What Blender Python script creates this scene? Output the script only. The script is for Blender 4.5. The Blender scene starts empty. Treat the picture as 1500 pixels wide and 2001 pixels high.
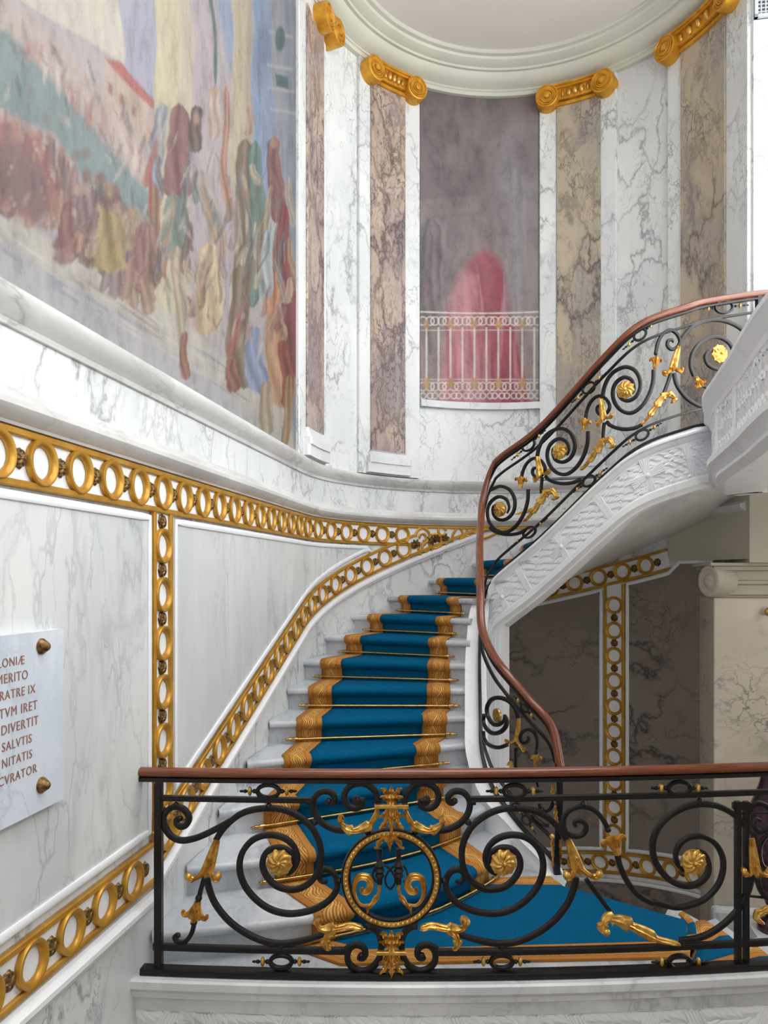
import bpy, math, random
from mathutils import Vector, Matrix
import numpy as np
random.seed(7)
SC = bpy.context.scene
COL = SC.collection
# ------------------------------------------------------------------ camera, sky, exposure
EZ = 1.815                 # eye height above the landing floor (z = 0)
F = 1500.0; CX = 750.0; HY = 1127.0
cam_d = bpy.data.cameras.new('camera')
cam = bpy.data.objects.new('camera', cam_d); COL.objects.link(cam)
cam.location = (0, 0, EZ); cam.rotation_euler = (math.pi/2, 0, 0)
cam_d.sensor_fit = 'VERTICAL'; cam_d.sensor_height = 36.0
cam_d.lens = 36.0*F/2001.0
cam_d.shift_y = (HY-1000.5)/2001.0
cam_d.clip_start = 0.05; cam_d.clip_end = 200
SC.camera = cam
w = bpy.data.worlds.new('sky'); SC.world = w; w.use_nodes = True
bg = w.node_tree.nodes['Background']
bg.inputs[0].default_value = (0.97, 0.985, 1.0, 1); bg.inputs[1].default_value = 5.7
SC.view_settings.view_transform = 'Standard'; SC.view_settings.look = 'None'
SC.view_settings.exposure = 0.0; SC.view_settings.gamma = 1.0
SC.view_settings.use_curve_mapping = False
# unseen point light below the gallery, added to brighten the pier and plaster
fill_d = bpy.data.lights.new('pier_fill', 'POINT'); fill_d.energy = 26; fill_d.color = (1.0, .93, .82); fill_d.shadow_soft_size = .25
fill_light = bpy.data.objects.new('pier_fill', fill_d); COL.objects.link(fill_light); fill_light.location = (3.30, 3.25, EZ-.35)
SC.cycles.max_bounces = 8
SC.cycles.diffuse_bounces = 5
SC.cycles.use_denoising = True

# ------------------------------------------------------------------ hall geometry: axis AX, cross direction NX, apse centre C0
T0 = math.radians(9.39)
AX = Vector((math.sin(T0), math.cos(T0), 0)); NX = Vector((math.cos(T0), -math.sin(T0), 0))
C0 = Vector((1.10, 5.90, 0)); R = 1.78
def W3(x, y, z): return Vector((x, y, z+EZ))
def UV(u, v, z): return C0 + NX*u + AX*v + Vector((0, 0, z+EZ))
def wn(s):
    if s <= 0: return NX.copy()
    f = s/R; return NX*math.cos(f) - AX*math.sin(f)
def wt(s):
    if s <= 0: return AX.copy()
    f = s/R; return NX*math.sin(f) + AX*math.cos(f)
def wp(s, z, off=0.0):
    if s <= 0: p = C0 - NX*(R-off) + AX*s
    else:
        f = s/R; p = C0 + (AX*math.sin(f) - NX*math.cos(f))*(R-off)
    return p + Vector((0, 0, z+EZ))
def s_of_x(px):
    """arc length on the wall met by the sight line through column px"""
    k = (px-CX)/F; d = Vector((k, 1.0, 0))
    # straight part: (d*t - C0).NX = -R
    t = (C0.dot(NX)-R)/d.dot(NX) if abs(d.dot(NX)) > 1e-9 else 1e9
    s = (d*t-C0).dot(AX)
    if t > 0 and s <= 0: return s
    a = d.dot(d); b = -2*d.dot(C0); c = C0.dot(C0)-R*R
    t = (-b+math.sqrt(max(b*b-4*a*c, 0)))/(2*a)
    q = d*t-C0
    return R*math.atan2(q.dot(AX), -q.dot(NX))
def sz(px, py):
    s = s_of_x(px); y = wp(s, 0).y
    return s, (HY-py)/F*y

# ------------------------------------------------------------------ mesh helpers
def mk(name, v, f, mat=None, parent=None, smooth=True, uv=None, bevel=0, angle=40):
    me = bpy.data.meshes.new(name)
    me.from_pydata([tuple(p) for p in v], [], f)
    me.update()
    if mat: me.materials.append(mat)
    if uv is not None:
        ul = me.uv_layers.new(name='UVMap')
        for l in me.loops: ul.data[l.index].uv = uv[l.vertex_index]
    if smooth:
        me.polygons.foreach_set('use_smooth', [True]*len(me.polygons))
        try: me.set_sharp_from_angle(angle=math.radians(angle))
        except Exception: pass
    o = bpy.data.objects.new(name, me); COL.objects.link(o)
    if parent: o.parent = parent
    if bevel:
        m = o.modifiers.new('b', 'BEVEL'); m.width = bevel; m.segments = 2; m.limit_method = 'ANGLE'
    return o
class MB:
    def __init__(s): s.v = []; s.f = []; s.uv = []
    def add(s, v, f, uv=None):
        n = len(s.v); s.v += list(v); s.f += [tuple(i+n for i in q) for q in f]
        s.uv += list(uv) if uv else [(0, 0)]*len(v)
        return s
    def make(s, name, mat, parent=None, smooth=True, uv=False, **k):
        return mk(name, s.v, s.f, mat, parent, smooth, s.uv if uv else None, **k)
def grid(rows, closed=False, wrap=False):
    """rows: list of equal-length point lists -> verts, faces"""
    n = len(rows[0]); v = [p for r in rows for p in r]; f = []
    m = len(rows)
    for i in range(m if wrap else m-1):
        a, b = i*n, ((i+1) % m)*n
        for j in range(n if closed else n-1):
            j2 = (j+1) % n
            f.append((a+j, a+j2, b+j2, b+j))
    return v, f
def sweep(pts, nrm, prof, scales=None, loop=False, caps=True):
    n = len(pts); rows = []
    for i in range(n):
        if loop: t = pts[(i+1) % n]-pts[i-1]
        else: t = pts[min(i+1, n-1)]-pts[max(i-1, 0)]
        t = t.normalized(); N = nrm[i] if isinstance(nrm, list) else nrm
        N = (N - t*N.dot(t))
        N = N.normalized() if N.length > 1e-6 else Vector((0, 0, 1))
        B = t.cross(N); k = scales[i] if scales else 1.0
        rows.append([pts[i]+B*(a*k)+N*(b*k) for a, b in prof])
    v, f = grid(rows, closed=True, wrap=loop)
    if caps and not loop:
        m = len(prof); f.append(tuple(range(m))[::-1]); f.append(tuple((n-1)*m+j for j in range(m)))
    return v, f
def rect(a, b, c=0.25):
    x, y = a*(1-c), b*(1-c)
    return [(a, -y), (a, y), (x, b), (-x, b), (-a, y), (-a, -y), (-x, -b), (x, -b)]
def circ(r, n=10): return [(r*math.cos(2*math.pi*i/n), r*math.sin(2*math.pi*i/n)) for i in range(n)]
def cr(pts, n=10, closed=False):
    """Catmull-Rom resample of tuples/vectors"""
    P = [np.array(p, float) for p in pts]
    if not closed: P = [2*P[0]-P[1]] + P + [2*P[-1]-P[-2]]
    else: P = [P[-1]] + P + [P[0], P[1]]
    out = []
    for i in range(1, len(P)-2):
        a, b, c, d = P[i-1], P[i], P[i+1], P[i+2]
        for j in range(n):
            t = j/n
            out.append(0.5*(2*b+(c-a)*t+(2*a-5*b+4*c-d)*t*t+(3*b-a-3*c+d)*t**3))
    if not closed: out.append(P[-2])
    return out
def lathe(prof, n=24, m=None, arc=None):
    rows = []
    for r, z in prof: rows.append([Vector((r*math.cos(2*math.pi*i/n), r*math.sin(2*math.pi*i/n), z)) for i in range(n)])
    v, f = grid(rows, closed=True)
    f.append(tuple(range(n))[::-1]); f.append(tuple(range((len(prof)-1)*n, len(prof)*n)))
    if m: v = [m @ p for p in v]
    return v, f
def ball(c, r, n=10, k=6, sc=(1, 1, 1)):
    prof = [(max(r*math.sin(math.pi*i/k), 1e-4), -r*math.cos(math.pi*i/k)) for i in range(k+1)]
    v, f = lathe(prof, n)
    return [Vector((p.x*sc[0], p.y*sc[1], p.z*sc[2]))+c for p in v], f
def box(c, ex, ey, ez, hx, hy, hz):
    v = [c+ex*(hx*a)+ey*(hy*b)+ez*(hz*d) for a in (-1, 1) for b in (-1, 1) for d in (-1, 1)]
    f = [(0, 1, 3, 2), (4, 6, 7, 5), (0, 4, 5, 1), (2, 3, 7, 6), (0, 2, 6, 4), (1, 5, 7, 3)]
    return v, f
def prism(poly, z0, z1):
    n = len(poly)
    v = [Vector((p[0], p[1], z0+EZ)) for p in poly]+[Vector((p[0], p[1], z1+EZ)) for p in poly]
    f = [tuple(range(n))[::-1], tuple(range(n, 2*n))]+[(i, (i+1) % n, n+(i+1) % n, n+i) for i in range(n)]
    a = sum(poly[i][0]*poly[(i+1) % n][1]-poly[(i+1) % n][0]*poly[i][1] for i in range(n))
    if a < 0: f = [q[::-1] for q in f]
    return v, f
def frame(o, x, y, z): # matrix from axes
    m = Matrix.Identity(4)
    for i in range(3): m[i][0] = x[i]; m[i][1] = y[i]; m[i][2] = z[i]; m[i][3] = o[i]
    return m
ZUP = Vector((0, 0, 1))
def wframe(s, z, off): return frame(wp(s, z, off), wt(s), ZUP, wn(s))
def thing(name, label, cat, loc=(0, 0, 0), group=None, kind=None):
    o = bpy.data.objects.new(name, None); COL.objects.link(o); o.location = loc
    o.empty_display_size = .1
    return tag(o, label, cat, group, kind)
def tag(o, label=None, cat=None, group=None, kind=None):
    if label: o['label'] = label
    if cat: o['category'] = cat
    if group: o['group'] = group
    if kind: o['kind'] = kind
    return o
def struct(o, label=None, cat=None): return tag(o, label, cat, None, 'structure')
def adopt(o, root):
    """parent a mesh built in world space to a root that has a location"""
    o.parent = root
    for v in o.data.vertices: v.co = v.co-Vector(root.location)
    return o

# ------------------------------------------------------------------ materials
def new_mat(name, rough=.5, metal=0.0, color=(.8, .8, .8)):
    m = bpy.data.materials.new(name); m.use_nodes = True
    b = m.node_tree.nodes['Principled BSDF']
    b.inputs['Roughness'].default_value = rough; b.inputs['Metallic'].default_value = metal
    b.inputs['Base Color'].default_value = (*color, 1)
    return m, m.node_tree, b
def srgb(r, g, b):
    f = lambda c: (c/255/12.92) if c/255 <= .04045 else ((c/255+.055)/1.055)**2.4
    return (f(r), f(g), f(b))
class NT:
    def __init__(s, nt): s.nt = nt
    def n(s, t, **k):
        x = s.nt.nodes.new(t)
        for a, b in k.items(): setattr(x, a, b)
        return x
    def l(s, a, b): s.nt.links.new(a, b)
    def math(s, op, a, b=None, c=None):
        x = s.n('ShaderNodeMath', operation=op)
        for i, q in enumerate((a, b, c)):
            if q is None: continue
            if hasattr(q, 'links'): s.l(q, x.inputs[i])
            else: x.inputs[i].default_value = q
        return x.outputs[0]
    def ramp(s, fac, stops):
        x = s.n('ShaderNodeValToRGB'); e = x.color_ramp.elements
        while len(e) < len(stops): e.new(.5)
        for i, (p, c) in enumerate(stops):
            e[i].position = p; e[i].color = (*c, 1) if len(c) == 3 else c
        s.l(fac, x.inputs[0]); return x.outputs[0]
    def mix(s, fac, a, b, mode='MIX'):
        x = s.n('ShaderNodeMix', data_type='RGBA', blend_type=mode)
        for i, q in ((0, fac), (6, a), (7, b)):
            if hasattr(q, 'links'): s.l(q, x.inputs[i])
            else: x.inputs[i].default_value = q if i == 0 else (*q, 1)
        return x.outputs[2]
    def noise(s, vec, scale, detail=4, rough=.55, dist=0):
        x = s.n('ShaderNodeTexNoise'); x.inputs['Scale'].default_value = scale
        x.inputs['Detail'].default_value = detail; x.inputs['Roughness'].default_value = rough
        x.inputs['Distortion'].default_value = dist
        if vec is not None: s.l(vec, x.inputs['Vector'])
        return x
    def bump(s, bsdf, h, strength=.3, dist=.01):
        x = s.n('ShaderNodeBump'); x.inputs['Strength'].default_value = strength; x.inputs['Distance'].default_value = dist
        s.l(h, x.inputs['Height']); s.l(x.outputs[0], bsdf.inputs['Normal'])
def marble(name, c1, c2, vein, scale=1.0, width=.05, amt=.6, rough=.3, warp=.5, fine=.5, stretch=(1, 1, .6), mask=(.45, .62), seed=0):
    m, nt, b = new_mat(name, rough); t = NT(nt)
    tc = t.n('ShaderNodeTexCoord'); mp = t.n('ShaderNodeMapping')
    mp.inputs['Scale'].default_value = stretch; mp.inputs['Location'].default_value = (seed, seed*1.7, seed*.6)
    t.l(tc.outputs['Object'], mp.inputs['Vector']); v0 = mp.outputs[0]
    nz = t.noise(v0, 2.2*scale, 5, .6)
    sub = t.n('ShaderNodeVectorMath', operation='SUBTRACT'); t.l(nz.outputs['Color'], sub.inputs[0]); sub.inputs[1].default_value = (.5, .5, .5)
    sca = t.n('ShaderNodeVectorMath', operation='SCALE'); t.l(sub.outputs[0], sca.inputs[0]); sca.inputs['Scale'].default_value = warp/scale
    add = t.n('ShaderNodeVectorMath', operation='ADD'); t.l(v0, add.inputs[0]); t.l(sca.outputs[0], add.inputs[1])
    vo = t.n('ShaderNodeTexVoronoi', feature='DISTANCE_TO_EDGE'); vo.inputs['Scale'].default_value = 2.0*scale; t.l(add.outputs[0], vo.inputs['Vector'])
    ve = t.ramp(vo.outputs['Distance'], [(0, (1, 1, 1)), (width*.35, (.45,)*3), (width, (0, 0, 0))])
    vo2 = t.n('ShaderNodeTexVoronoi', feature='DISTANCE_TO_EDGE'); vo2.inputs['Scale'].default_value = 6.5*scale; t.l(add.outputs[0], vo2.inputs['Vector'])
    ve2 = t.ramp(vo2.outputs['Distance'], [(0, (1, 1, 1)), (width*.9, (0, 0, 0))])
    mk_ = t.ramp(t.noise(v0, 1.1*scale, 3).outputs[0], [(mask[0], (0, 0, 0)), (mask[1], (1, 1, 1))])
    mk2 = t.ramp(t.noise(add.outputs[0], 1.9*scale, 3).outputs[0], [(mask[0]+.05, (0, 0, 0)), (mask[1]+.08, (1, 1, 1))])
    a = t.math('MULTIPLY', ve, mk_); c = t.math('MULTIPLY', t.math('MULTIPLY', ve2, mk2), fine)
    fac = t.math('MULTIPLY', t.math('MAXIMUM', a, c), amt)
    base = t.mix(t.ramp(t.noise(add.outputs[0], 1.5*scale, 5).outputs[0], [(.35, (0, 0, 0)), (.65, (1, 1, 1))]), c1, c2)
    t.l(t.mix(fac, base, vein), b.inputs['Base Color'])
    return m
M = {}
M['wall'] = marble('white_marble', srgb(228, 231, 229), srgb(212, 215, 217), srgb(98, 98, 106), 1.25, .06, .68, .32, .8, 1.0, mask=(.40, .58))
M['panel'] = marble('grey_marble_panel', srgb(228, 229, 227), srgb(206, 209, 211), srgb(132, 135, 140), .8, .08, .6, .25, .7, .7, (1, 1.3, .45), seed=3)
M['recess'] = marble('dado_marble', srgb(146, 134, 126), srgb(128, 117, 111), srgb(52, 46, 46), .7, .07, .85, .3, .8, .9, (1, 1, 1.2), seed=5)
M['pier'] = marble('pier_marble', srgb(206, 196, 178), srgb(186, 177, 162), srgb(70, 64, 60), .9, .08, .8, .3, .8, .9, (1, 1, 1.4), seed=21)
M['step'] = marble('step_marble', srgb(214, 217, 222), srgb(182, 187, 194), srgb(116, 121, 130), .9, .10, .6, .28, .9, .5, (1.6, .6, 1), seed=9)
M['trim'] = marble('moulding_marble', srgb(228, 230, 231), srgb(206, 208, 211), srgb(135, 137, 142), 1.3, .06, .55, .3, .6, .6, seed=2)
M['ledge'] = marble('ledge_marble', srgb(222, 222, 220), srgb(196, 195, 193), srgb(130, 128, 128), 1.5, .09, .5, .22, .9, .6, (1, .5, 2), seed=4)
M['carved'] = marble('carved_marble', srgb(246, 248, 251), srgb(238, 241, 246), srgb(176, 180, 188), 1.2, .05, .35, .42, .6, .3, seed=6)
M['breccia'] = marble('breccia_marble', srgb(192, 172, 154), srgb(148, 134, 134), srgb(78, 58, 62), 1.7, .13, .9, .32, 1.1, 1.0, (1, 1, .5), mask=(.30, .55), seed=11)
M['breccia2'] = marble('breccia_marble_ochre', srgb(186, 172, 148), srgb(154, 148, 144), srgb(80, 60, 60), 1.6, .13, .9, .32, 1.1, 1.0, (1, 1, .5), mask=(.36, .58), seed=17)
M['plaque'] = marble('plaque_marble', srgb(222, 228, 236), srgb(196, 206, 220), srgb(150, 160, 176), 1.8, .05, .35, .25, .8, .3, seed=13)
M['porphyry'] = marble('purple_marble', srgb(70, 42, 54), srgb(44, 26, 38), srgb(176, 160, 160), 4, .05, .7, .15, .6, .8, seed=8)
def plain(name, col, rough=.5, metal=0, noise=None, bump=0):
    m, nt, b = new_mat(name, rough, metal, col)
    if noise:
        t = NT(nt); tc = t.n('ShaderNodeTexCoord')
        nz = t.noise(tc.outputs['Object'], noise[0], 4)
        t.l(t.mix(t.ramp(nz.outputs[0], [(.35, (0, 0, 0)), (.65, (1, 1, 1))]), col, noise[1]), b.inputs['Base Color'])
        if bump: t.bump(b, nz.outputs[0], bump, .004)
    return m
M['plaster'] = plain('stone_plaster', srgb(196, 190, 170), .7, 0, (1.5, srgb(188, 182, 164)))
M['cornice'] = plain('grey_green_plaster', srgb(206, 206, 190), .6, 0, (2, srgb(198, 198, 184)))
M['ceiling'] = plain('ceiling_plaster', srgb(222, 216, 206), .8, 0, (1, srgb(218, 213, 204)))
M['white'] = plain('white_paint', srgb(240, 242, 244), .5, 0, (3, srgb(232, 234, 238)))
M['gold'] = plain('gilding', srgb(206, 158, 62), .38, .45, (9, srgb(184, 132, 44)), .2)
M['leafgold'] = plain('gilt_bronze', srgb(232, 190, 104), .3, .75, (30, srgb(186, 134, 56)), .5)
M['capgold'] = plain('gilt_capital', srgb(222, 164, 50), .42, .4, (14, srgb(192, 130, 30)), .3)
M['bronze'] = plain('dark_bronze', srgb(150, 116, 66), .38, .6, (70, srgb(66, 46, 26)), .8)
M['brass'] = plain('brass', srgb(206, 174, 112), .25, .95, (20, srgb(180, 140, 80)))
M['iron'] = plain('black_iron', srgb(13, 12, 15), .36, .2, (25, srgb(24, 19, 19)), .15)
M['inkred'] = plain('red_brown_letters', srgb(150, 104, 88), .6)
M['dark'] = plain('dark_void', srgb(24, 24, 26), .8)
def wood():
    m, nt, b = new_mat('walnut', .28); t = NT(nt); tc = t.n('ShaderNodeTexCoord')
    mp = t.n('ShaderNodeMapping'); t.l(tc.outputs['UV'], mp.inputs[0]); mp.inputs['Scale'].default_value = (3, 26, 1)
    nz = t.noise(mp.outputs[0], 2.0, 6, .65, .6)
    t.l(t.ramp(nz.outputs[0], [(.25, srgb(72, 33, 18)), (.5, srgb(116, 58, 31)), (.75, srgb(154, 90, 54))]), b.inputs['Base Color'])
    b.inputs['Coat Weight'].default_value = .3; b.inputs['Coat Roughness'].default_value = .2
    return m
M['wood'] = wood()
def carpet_field():
    m, nt, b = new_mat('blue_carpet_pile', .9); t = NT(nt); tc = t.n('ShaderNodeTexCoord')
    mp = t.n('ShaderNodeMapping'); t.l(tc.outputs['UV'], mp.inputs[0]); mp.inputs['Scale'].default_value = (1.0, 60, 1)
    nz = t.noise(mp.outputs[0], 14, 3, .6)
    nz2 = t.noise(tc.outputs['UV'], 3, 3)
    col = t.mix(t.ramp(nz.outputs[0], [(.3, (0, 0, 0)), (.7, (1, 1, 1))]), srgb(0, 62, 100), srgb(2, 110, 152))
    col = t.mix(t.math('MULTIPLY', nz2.outputs[0], .5), col, srgb(0, 86, 126))
    t.l(col, b.inputs['Base Color']); t.bump(b, nz.outputs[0], .5, .004)
    b.inputs['Specular IOR Level'].default_value = .08
    return m
def carpet_border():
    m, nt, b = new_mat('gold_carpet_border', .9); t = NT(nt); tc = t.n('ShaderNodeTexCoord')
    sp = t.n('ShaderNodeSeparateXYZ'); t.l(tc.outputs['UV'], sp.inputs[0]); u, v = sp.outputs[0], sp.outputs[1]
    ph = t.math('MULTIPLY', v, 2*math.pi/.22)
    def band(x, w): return t.math('LESS_THAN', t.math('ABSOLUTE', x), w)
    sn = t.math('SINE', ph)
    stem = t.math('SUBTRACT', t.math('SUBTRACT', u, .5), t.math('MULTIPLY', sn, .13))
    s2 = t.math('SUBTRACT', t.math('SUBTRACT', u, .5), t.math('MULTIPLY', t.math('SINE', t.math('ADD', ph, 2.2)), .16))
    rip = t.math('SINE', t.math('ADD', t.math('MULTIPLY', t.math('ABSOLUTE', stem), 75), t.math('MULTIPLY', sn, 2.0)))
    inner = band(t.math('SUBTRACT', u, .5), .27)
    line = t.math('MAXIMUM', band(stem, .035), band(s2, .022))
    rp = t.math('MULTIPLY', t.math('GREATER_THAN', rip, .35), inner)
    pat = t.math('MAXIMUM', t.math('MULTIPLY', line, 1.0), t.math('MULTIPLY', rp, .6))
    edge = t.math('MAXIMUM', band(t.math('SUBTRACT', u, .2), .012), band(t.math('SUBTRACT', u, .8), .012))
    nz = t.noise(tc.outputs['UV'], 40, 3)
    base = t.mix(nz.outputs[0], srgb(172, 108, 36), srgb(196, 132, 54))
    base = t.mix(inner, base, srgb(182, 124, 48))
    col = t.mix(pat, base, srgb(222, 172, 92))
    dk = t.math('MULTIPLY', t.math('LESS_THAN', rip, -.55), inner)
    col = t.mix(t.math('MULTIPLY', dk, .75), col, srgb(118, 70, 24))
    col = t.mix(t.math('MULTIPLY', edge, .8), col, srgb(120, 72, 26))
    t.l(col, b.inputs['Base Color']); t.bump(b, nz.outputs[0], .4, .004)
    return m
M['field'] = carpet_field(); M['border'] = carpet_border()
def painted(name, amt=.35, sc=6):
    m, nt, b = new_mat(name, .75); t = NT(nt)
    at = t.n('ShaderNodeVertexColor', layer_name='Col'); tc = t.n('ShaderNodeTexCoord')
    mp = t.n('ShaderNodeMapping'); t.l(tc.outputs['Object'], mp.inputs[0]); mp.inputs['Scale'].default_value = (1, 1, .5)
    nz = t.noise(mp.outputs[0], sc, 8, .7)
    f = t.ramp(nz.outputs[0], [(.28, (.66, .64, .66)), (.5, (1, 1, 1)), (.72, (1.22, 1.2, 1.16))])
    t.l(t.mix(amt, at.outputs[0], t.mix(1.0, at.outputs[0], f, 'MULTIPLY')), b.inputs['Base Color'])
    return m
M['mural'] = painted('fresco_paint', 1.0, 9)
M['hall'] = plain('hall_stone', srgb(198, 194, 186), .8)
M['hallfloor'] = plain('hall_floor_stone', srgb(150, 140, 130), .6)
M['vent'] = plain('vent_plastic', srgb(176, 178, 184), .5)
M['ventback'] = plain('vent_dark', srgb(110, 112, 118), .7)
# ------------------------------------------------------------------ the setting
S_END = R*math.radians(168)
FLOOR = -3.5
def srange(a, b, st=.08):
    n = max(2, int(abs(b-a)/st)+1); return [a+(b-a)*i/(n-1) for i in range(n)]
def wall_sheet(s0, s1, z0, z1, thick=.12):
    ss = ([s0] if s0 < 0 else [])+[s for s in srange(max(s0, 0), s1, .06)] if s1 > 0 else [s0, s1]
    rows = [[wp(s, z0, 0), wp(s, z1, 0), wp(s, z1, -thick), wp(s, z0, -thick)] for s in ss]
    v, f = grid(rows, closed=True); n = len(ss)
    f += [(3, 2, 1, 0), tuple((n-1)*4+i for i in range(4))]
    return v, [q[::-1] for q in f]
v, f = wall_sheet(-9.0, 0, FLOOR, 9.6); struct(mk('wall_left', v, f, M['wall'], smooth=False), 'white veined marble wall on the left side', 'wall')
v, f = wall_sheet(0.0, S_END, .2, 5.02); struct(mk('wall_back', v, f, M['wall'], angle=30), 'curved white marble wall behind the upper stairs', 'wall')
v, f = wall_sheet(0.0, s_of_x(1393), FLOOR, .2); struct(mk('wall_recess', v, f, M['wall'], angle=30), 'lower curved wall running from the stair side into the recess', 'wall')
def uvbox(name, u0, u1, v0, v1, z0, z1, mat, label=None, cat=None, st=True, bevel=0):
    c = UV((u0+u1)/2, (v0+v1)/2, (z0+z1)/2)
    vv, ff = box(c, NX, AX, ZUP, (u1-u0)/2, (v1-v0)/2, (z1-z0)/2)
    o = mk(name, vv, ff, mat, smooth=False, bevel=bevel)
    if st: struct(o, label, cat)
    return o
ue, veq = R*math.sin(math.radians(78)), R*math.cos(math.radians(78))
uvbox('wall_right', ue+.005, 4.0, veq, veq+.14, .80, 5.02, M['wall'], 'bright white marble wall on the far right of the upper floor', 'wall')
uvbox('wall_front', -R-.1, 4.0, -9.1, -9.0, FLOOR, 9.6, M['hall'], 'wall of the hall opposite the stairs', 'wall')
uvbox('wall_hall', 3.9, 4.0, -9.0, .5, FLOOR, .9, M['hall'], 'lower wall on the right side of the hall', 'wall')
uvbox('floor', -R-.1, 4.0, -9.0, 2.2, FLOOR-.1, FLOOR, M['hallfloor'], 'stone floor of the hall', 'floor')
uvbox('ceiling', -R-.1, R+.3, -1.9, R+.1, 5.02, 5.12, M['ceiling'], 'plain pale ceiling inside the round cornice', 'ceiling')
uvbox('ceiling_1', -R-.1, 4.0, -9.1, -6.8, 9.6, 9.7, M['hall'], 'unseen hall ceiling behind the skylight opening, added to darken the recess', 'ceiling')  # unseen slab, added to cut the skylight that reaches the recess
uvbox('wall_upper', -R-.1, R+.3, -1.9, -1.8, 5.12, 9.6, M['white'], 'upper wall of the skylit hall above the cornice', 'wall')
uvbox('wall_gallery', 3.9, 4.0, -9.0, -1.9, 4.2, 9.6, M['white'], 'upper right wall of the hall above the gallery windows', 'wall')
# cornice: half ring over the apse, prolonged along the straight walls
prof = [(0.0, 4.78), (.045, 4.78), (.045, 4.815), (.06, 4.82), (.06, 4.835), (.10, 4.845), (.15, 4.865), (.185, 4.90), (.195, 4.92), (.225, 4.92), (.235, 4.935), (.28, 4.945),
        (.315, 4.965), (.325, 4.985), (.36, 4.99), (.37, 5.0), (.37, 5.03), (.0, 5.03)]
ss = [-1.9, -.9]+srange(0, R*math.pi, .06)+[R*math.pi+.9, R*math.pi+1.9]
def wp2(s, z, off):
    if s > R*math.pi:
        return C0+NX*(R-off)-AX*(s-R*math.pi)+Vector((0, 0, z+EZ))
    return wp(s, z, off)
v, f = grid([[wp2(s, z, o) for o, z in prof] for s in ss], closed=True)
f = [q[::-1] for q in f]; n = len(prof); f += [tuple(range(n)), tuple((len(ss)-1)*n+i for i in range(n))[::-1]]
struct(mk('trim_1', v, f, M['cornice'], angle=28), 'grey-green moulded cornice ring under the ceiling', 'cornice')
def wall_mould(name, prof, s0, s1, mat, label, cat, zf=None, parent=None, angle=30):
    ss = ([s0]+([0.0] if s1 > 0 else [s1]) if s0 < 0 else [s0])
    if s1 > 0: ss += srange(max(s0, 0)+.03, s1, .05)
    if zf: ss = srange(s0, s1, .05)
    rows = [[wp(s, z+(zf(s) if zf else 0), o) for o, z in prof] for s in ss]
    v, f = grid(rows, closed=True); f = [q[::-1] for q in f]; n = len(prof)
    f += [tuple(range(n)), tuple((len(ss)-1)*n+i for i in range(n))[::-1]]
    o = mk(name, v, f, mat, parent, angle=angle)
    if label: struct(o, label, cat)
    return o
wall_mould('trim_2', [(-.01, .835), (.015, .835), (.02, .855), (.035, .865), (.06, .885), (.075, .91), (.08, .925), (.08, .94), (.0, .955), (-.01, .955)], -6.5, S_END-.05, M['ledge'],
           'grey marble ledge moulding running below the paintings', 'moulding')
wall_mould('trim_3', [(-.01, .505), (.03, .505), (.035, .515), (.07, .535), (.085, .555), (.085, .575), (.05, .585), (.045, .60), (.03, .607), (.025, .63), (-.01, .635)], -6.5, S_END-.05, M['ledge'],
           'grey moulding directly above the gilded ring frieze', 'moulding')
# wall details: thin raised bands
def slab(name, s0, s1, z0, z1, t, mat, parent=None, base=0.0, bev=.006):
    ss = srange(s0, s1, .05)
    b = min(bev, (s1-s0)*.3)
    rows = []
    for s in [s0, s0+b]+ss[1:-1]+[s1-b, s1]:
        e = t-b if s in (s0, s1) else t
        rows.append([wp(s, z0, base), wp(s, z0, e), wp(s, z0+b, e if e < t else t), wp(s, z1-b, e if e < t else t), wp(s, z1, e), wp(s, z1, base)])
    v, f = grid(rows, closed=True); f = [q[::-1] for q in f]; n = 6
    f += [tuple(range(n)), tuple((len(rows)-1)*n+i for i in range(n))[::-1]]
    return mk(name, v, f, mat, parent, angle=25)
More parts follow.
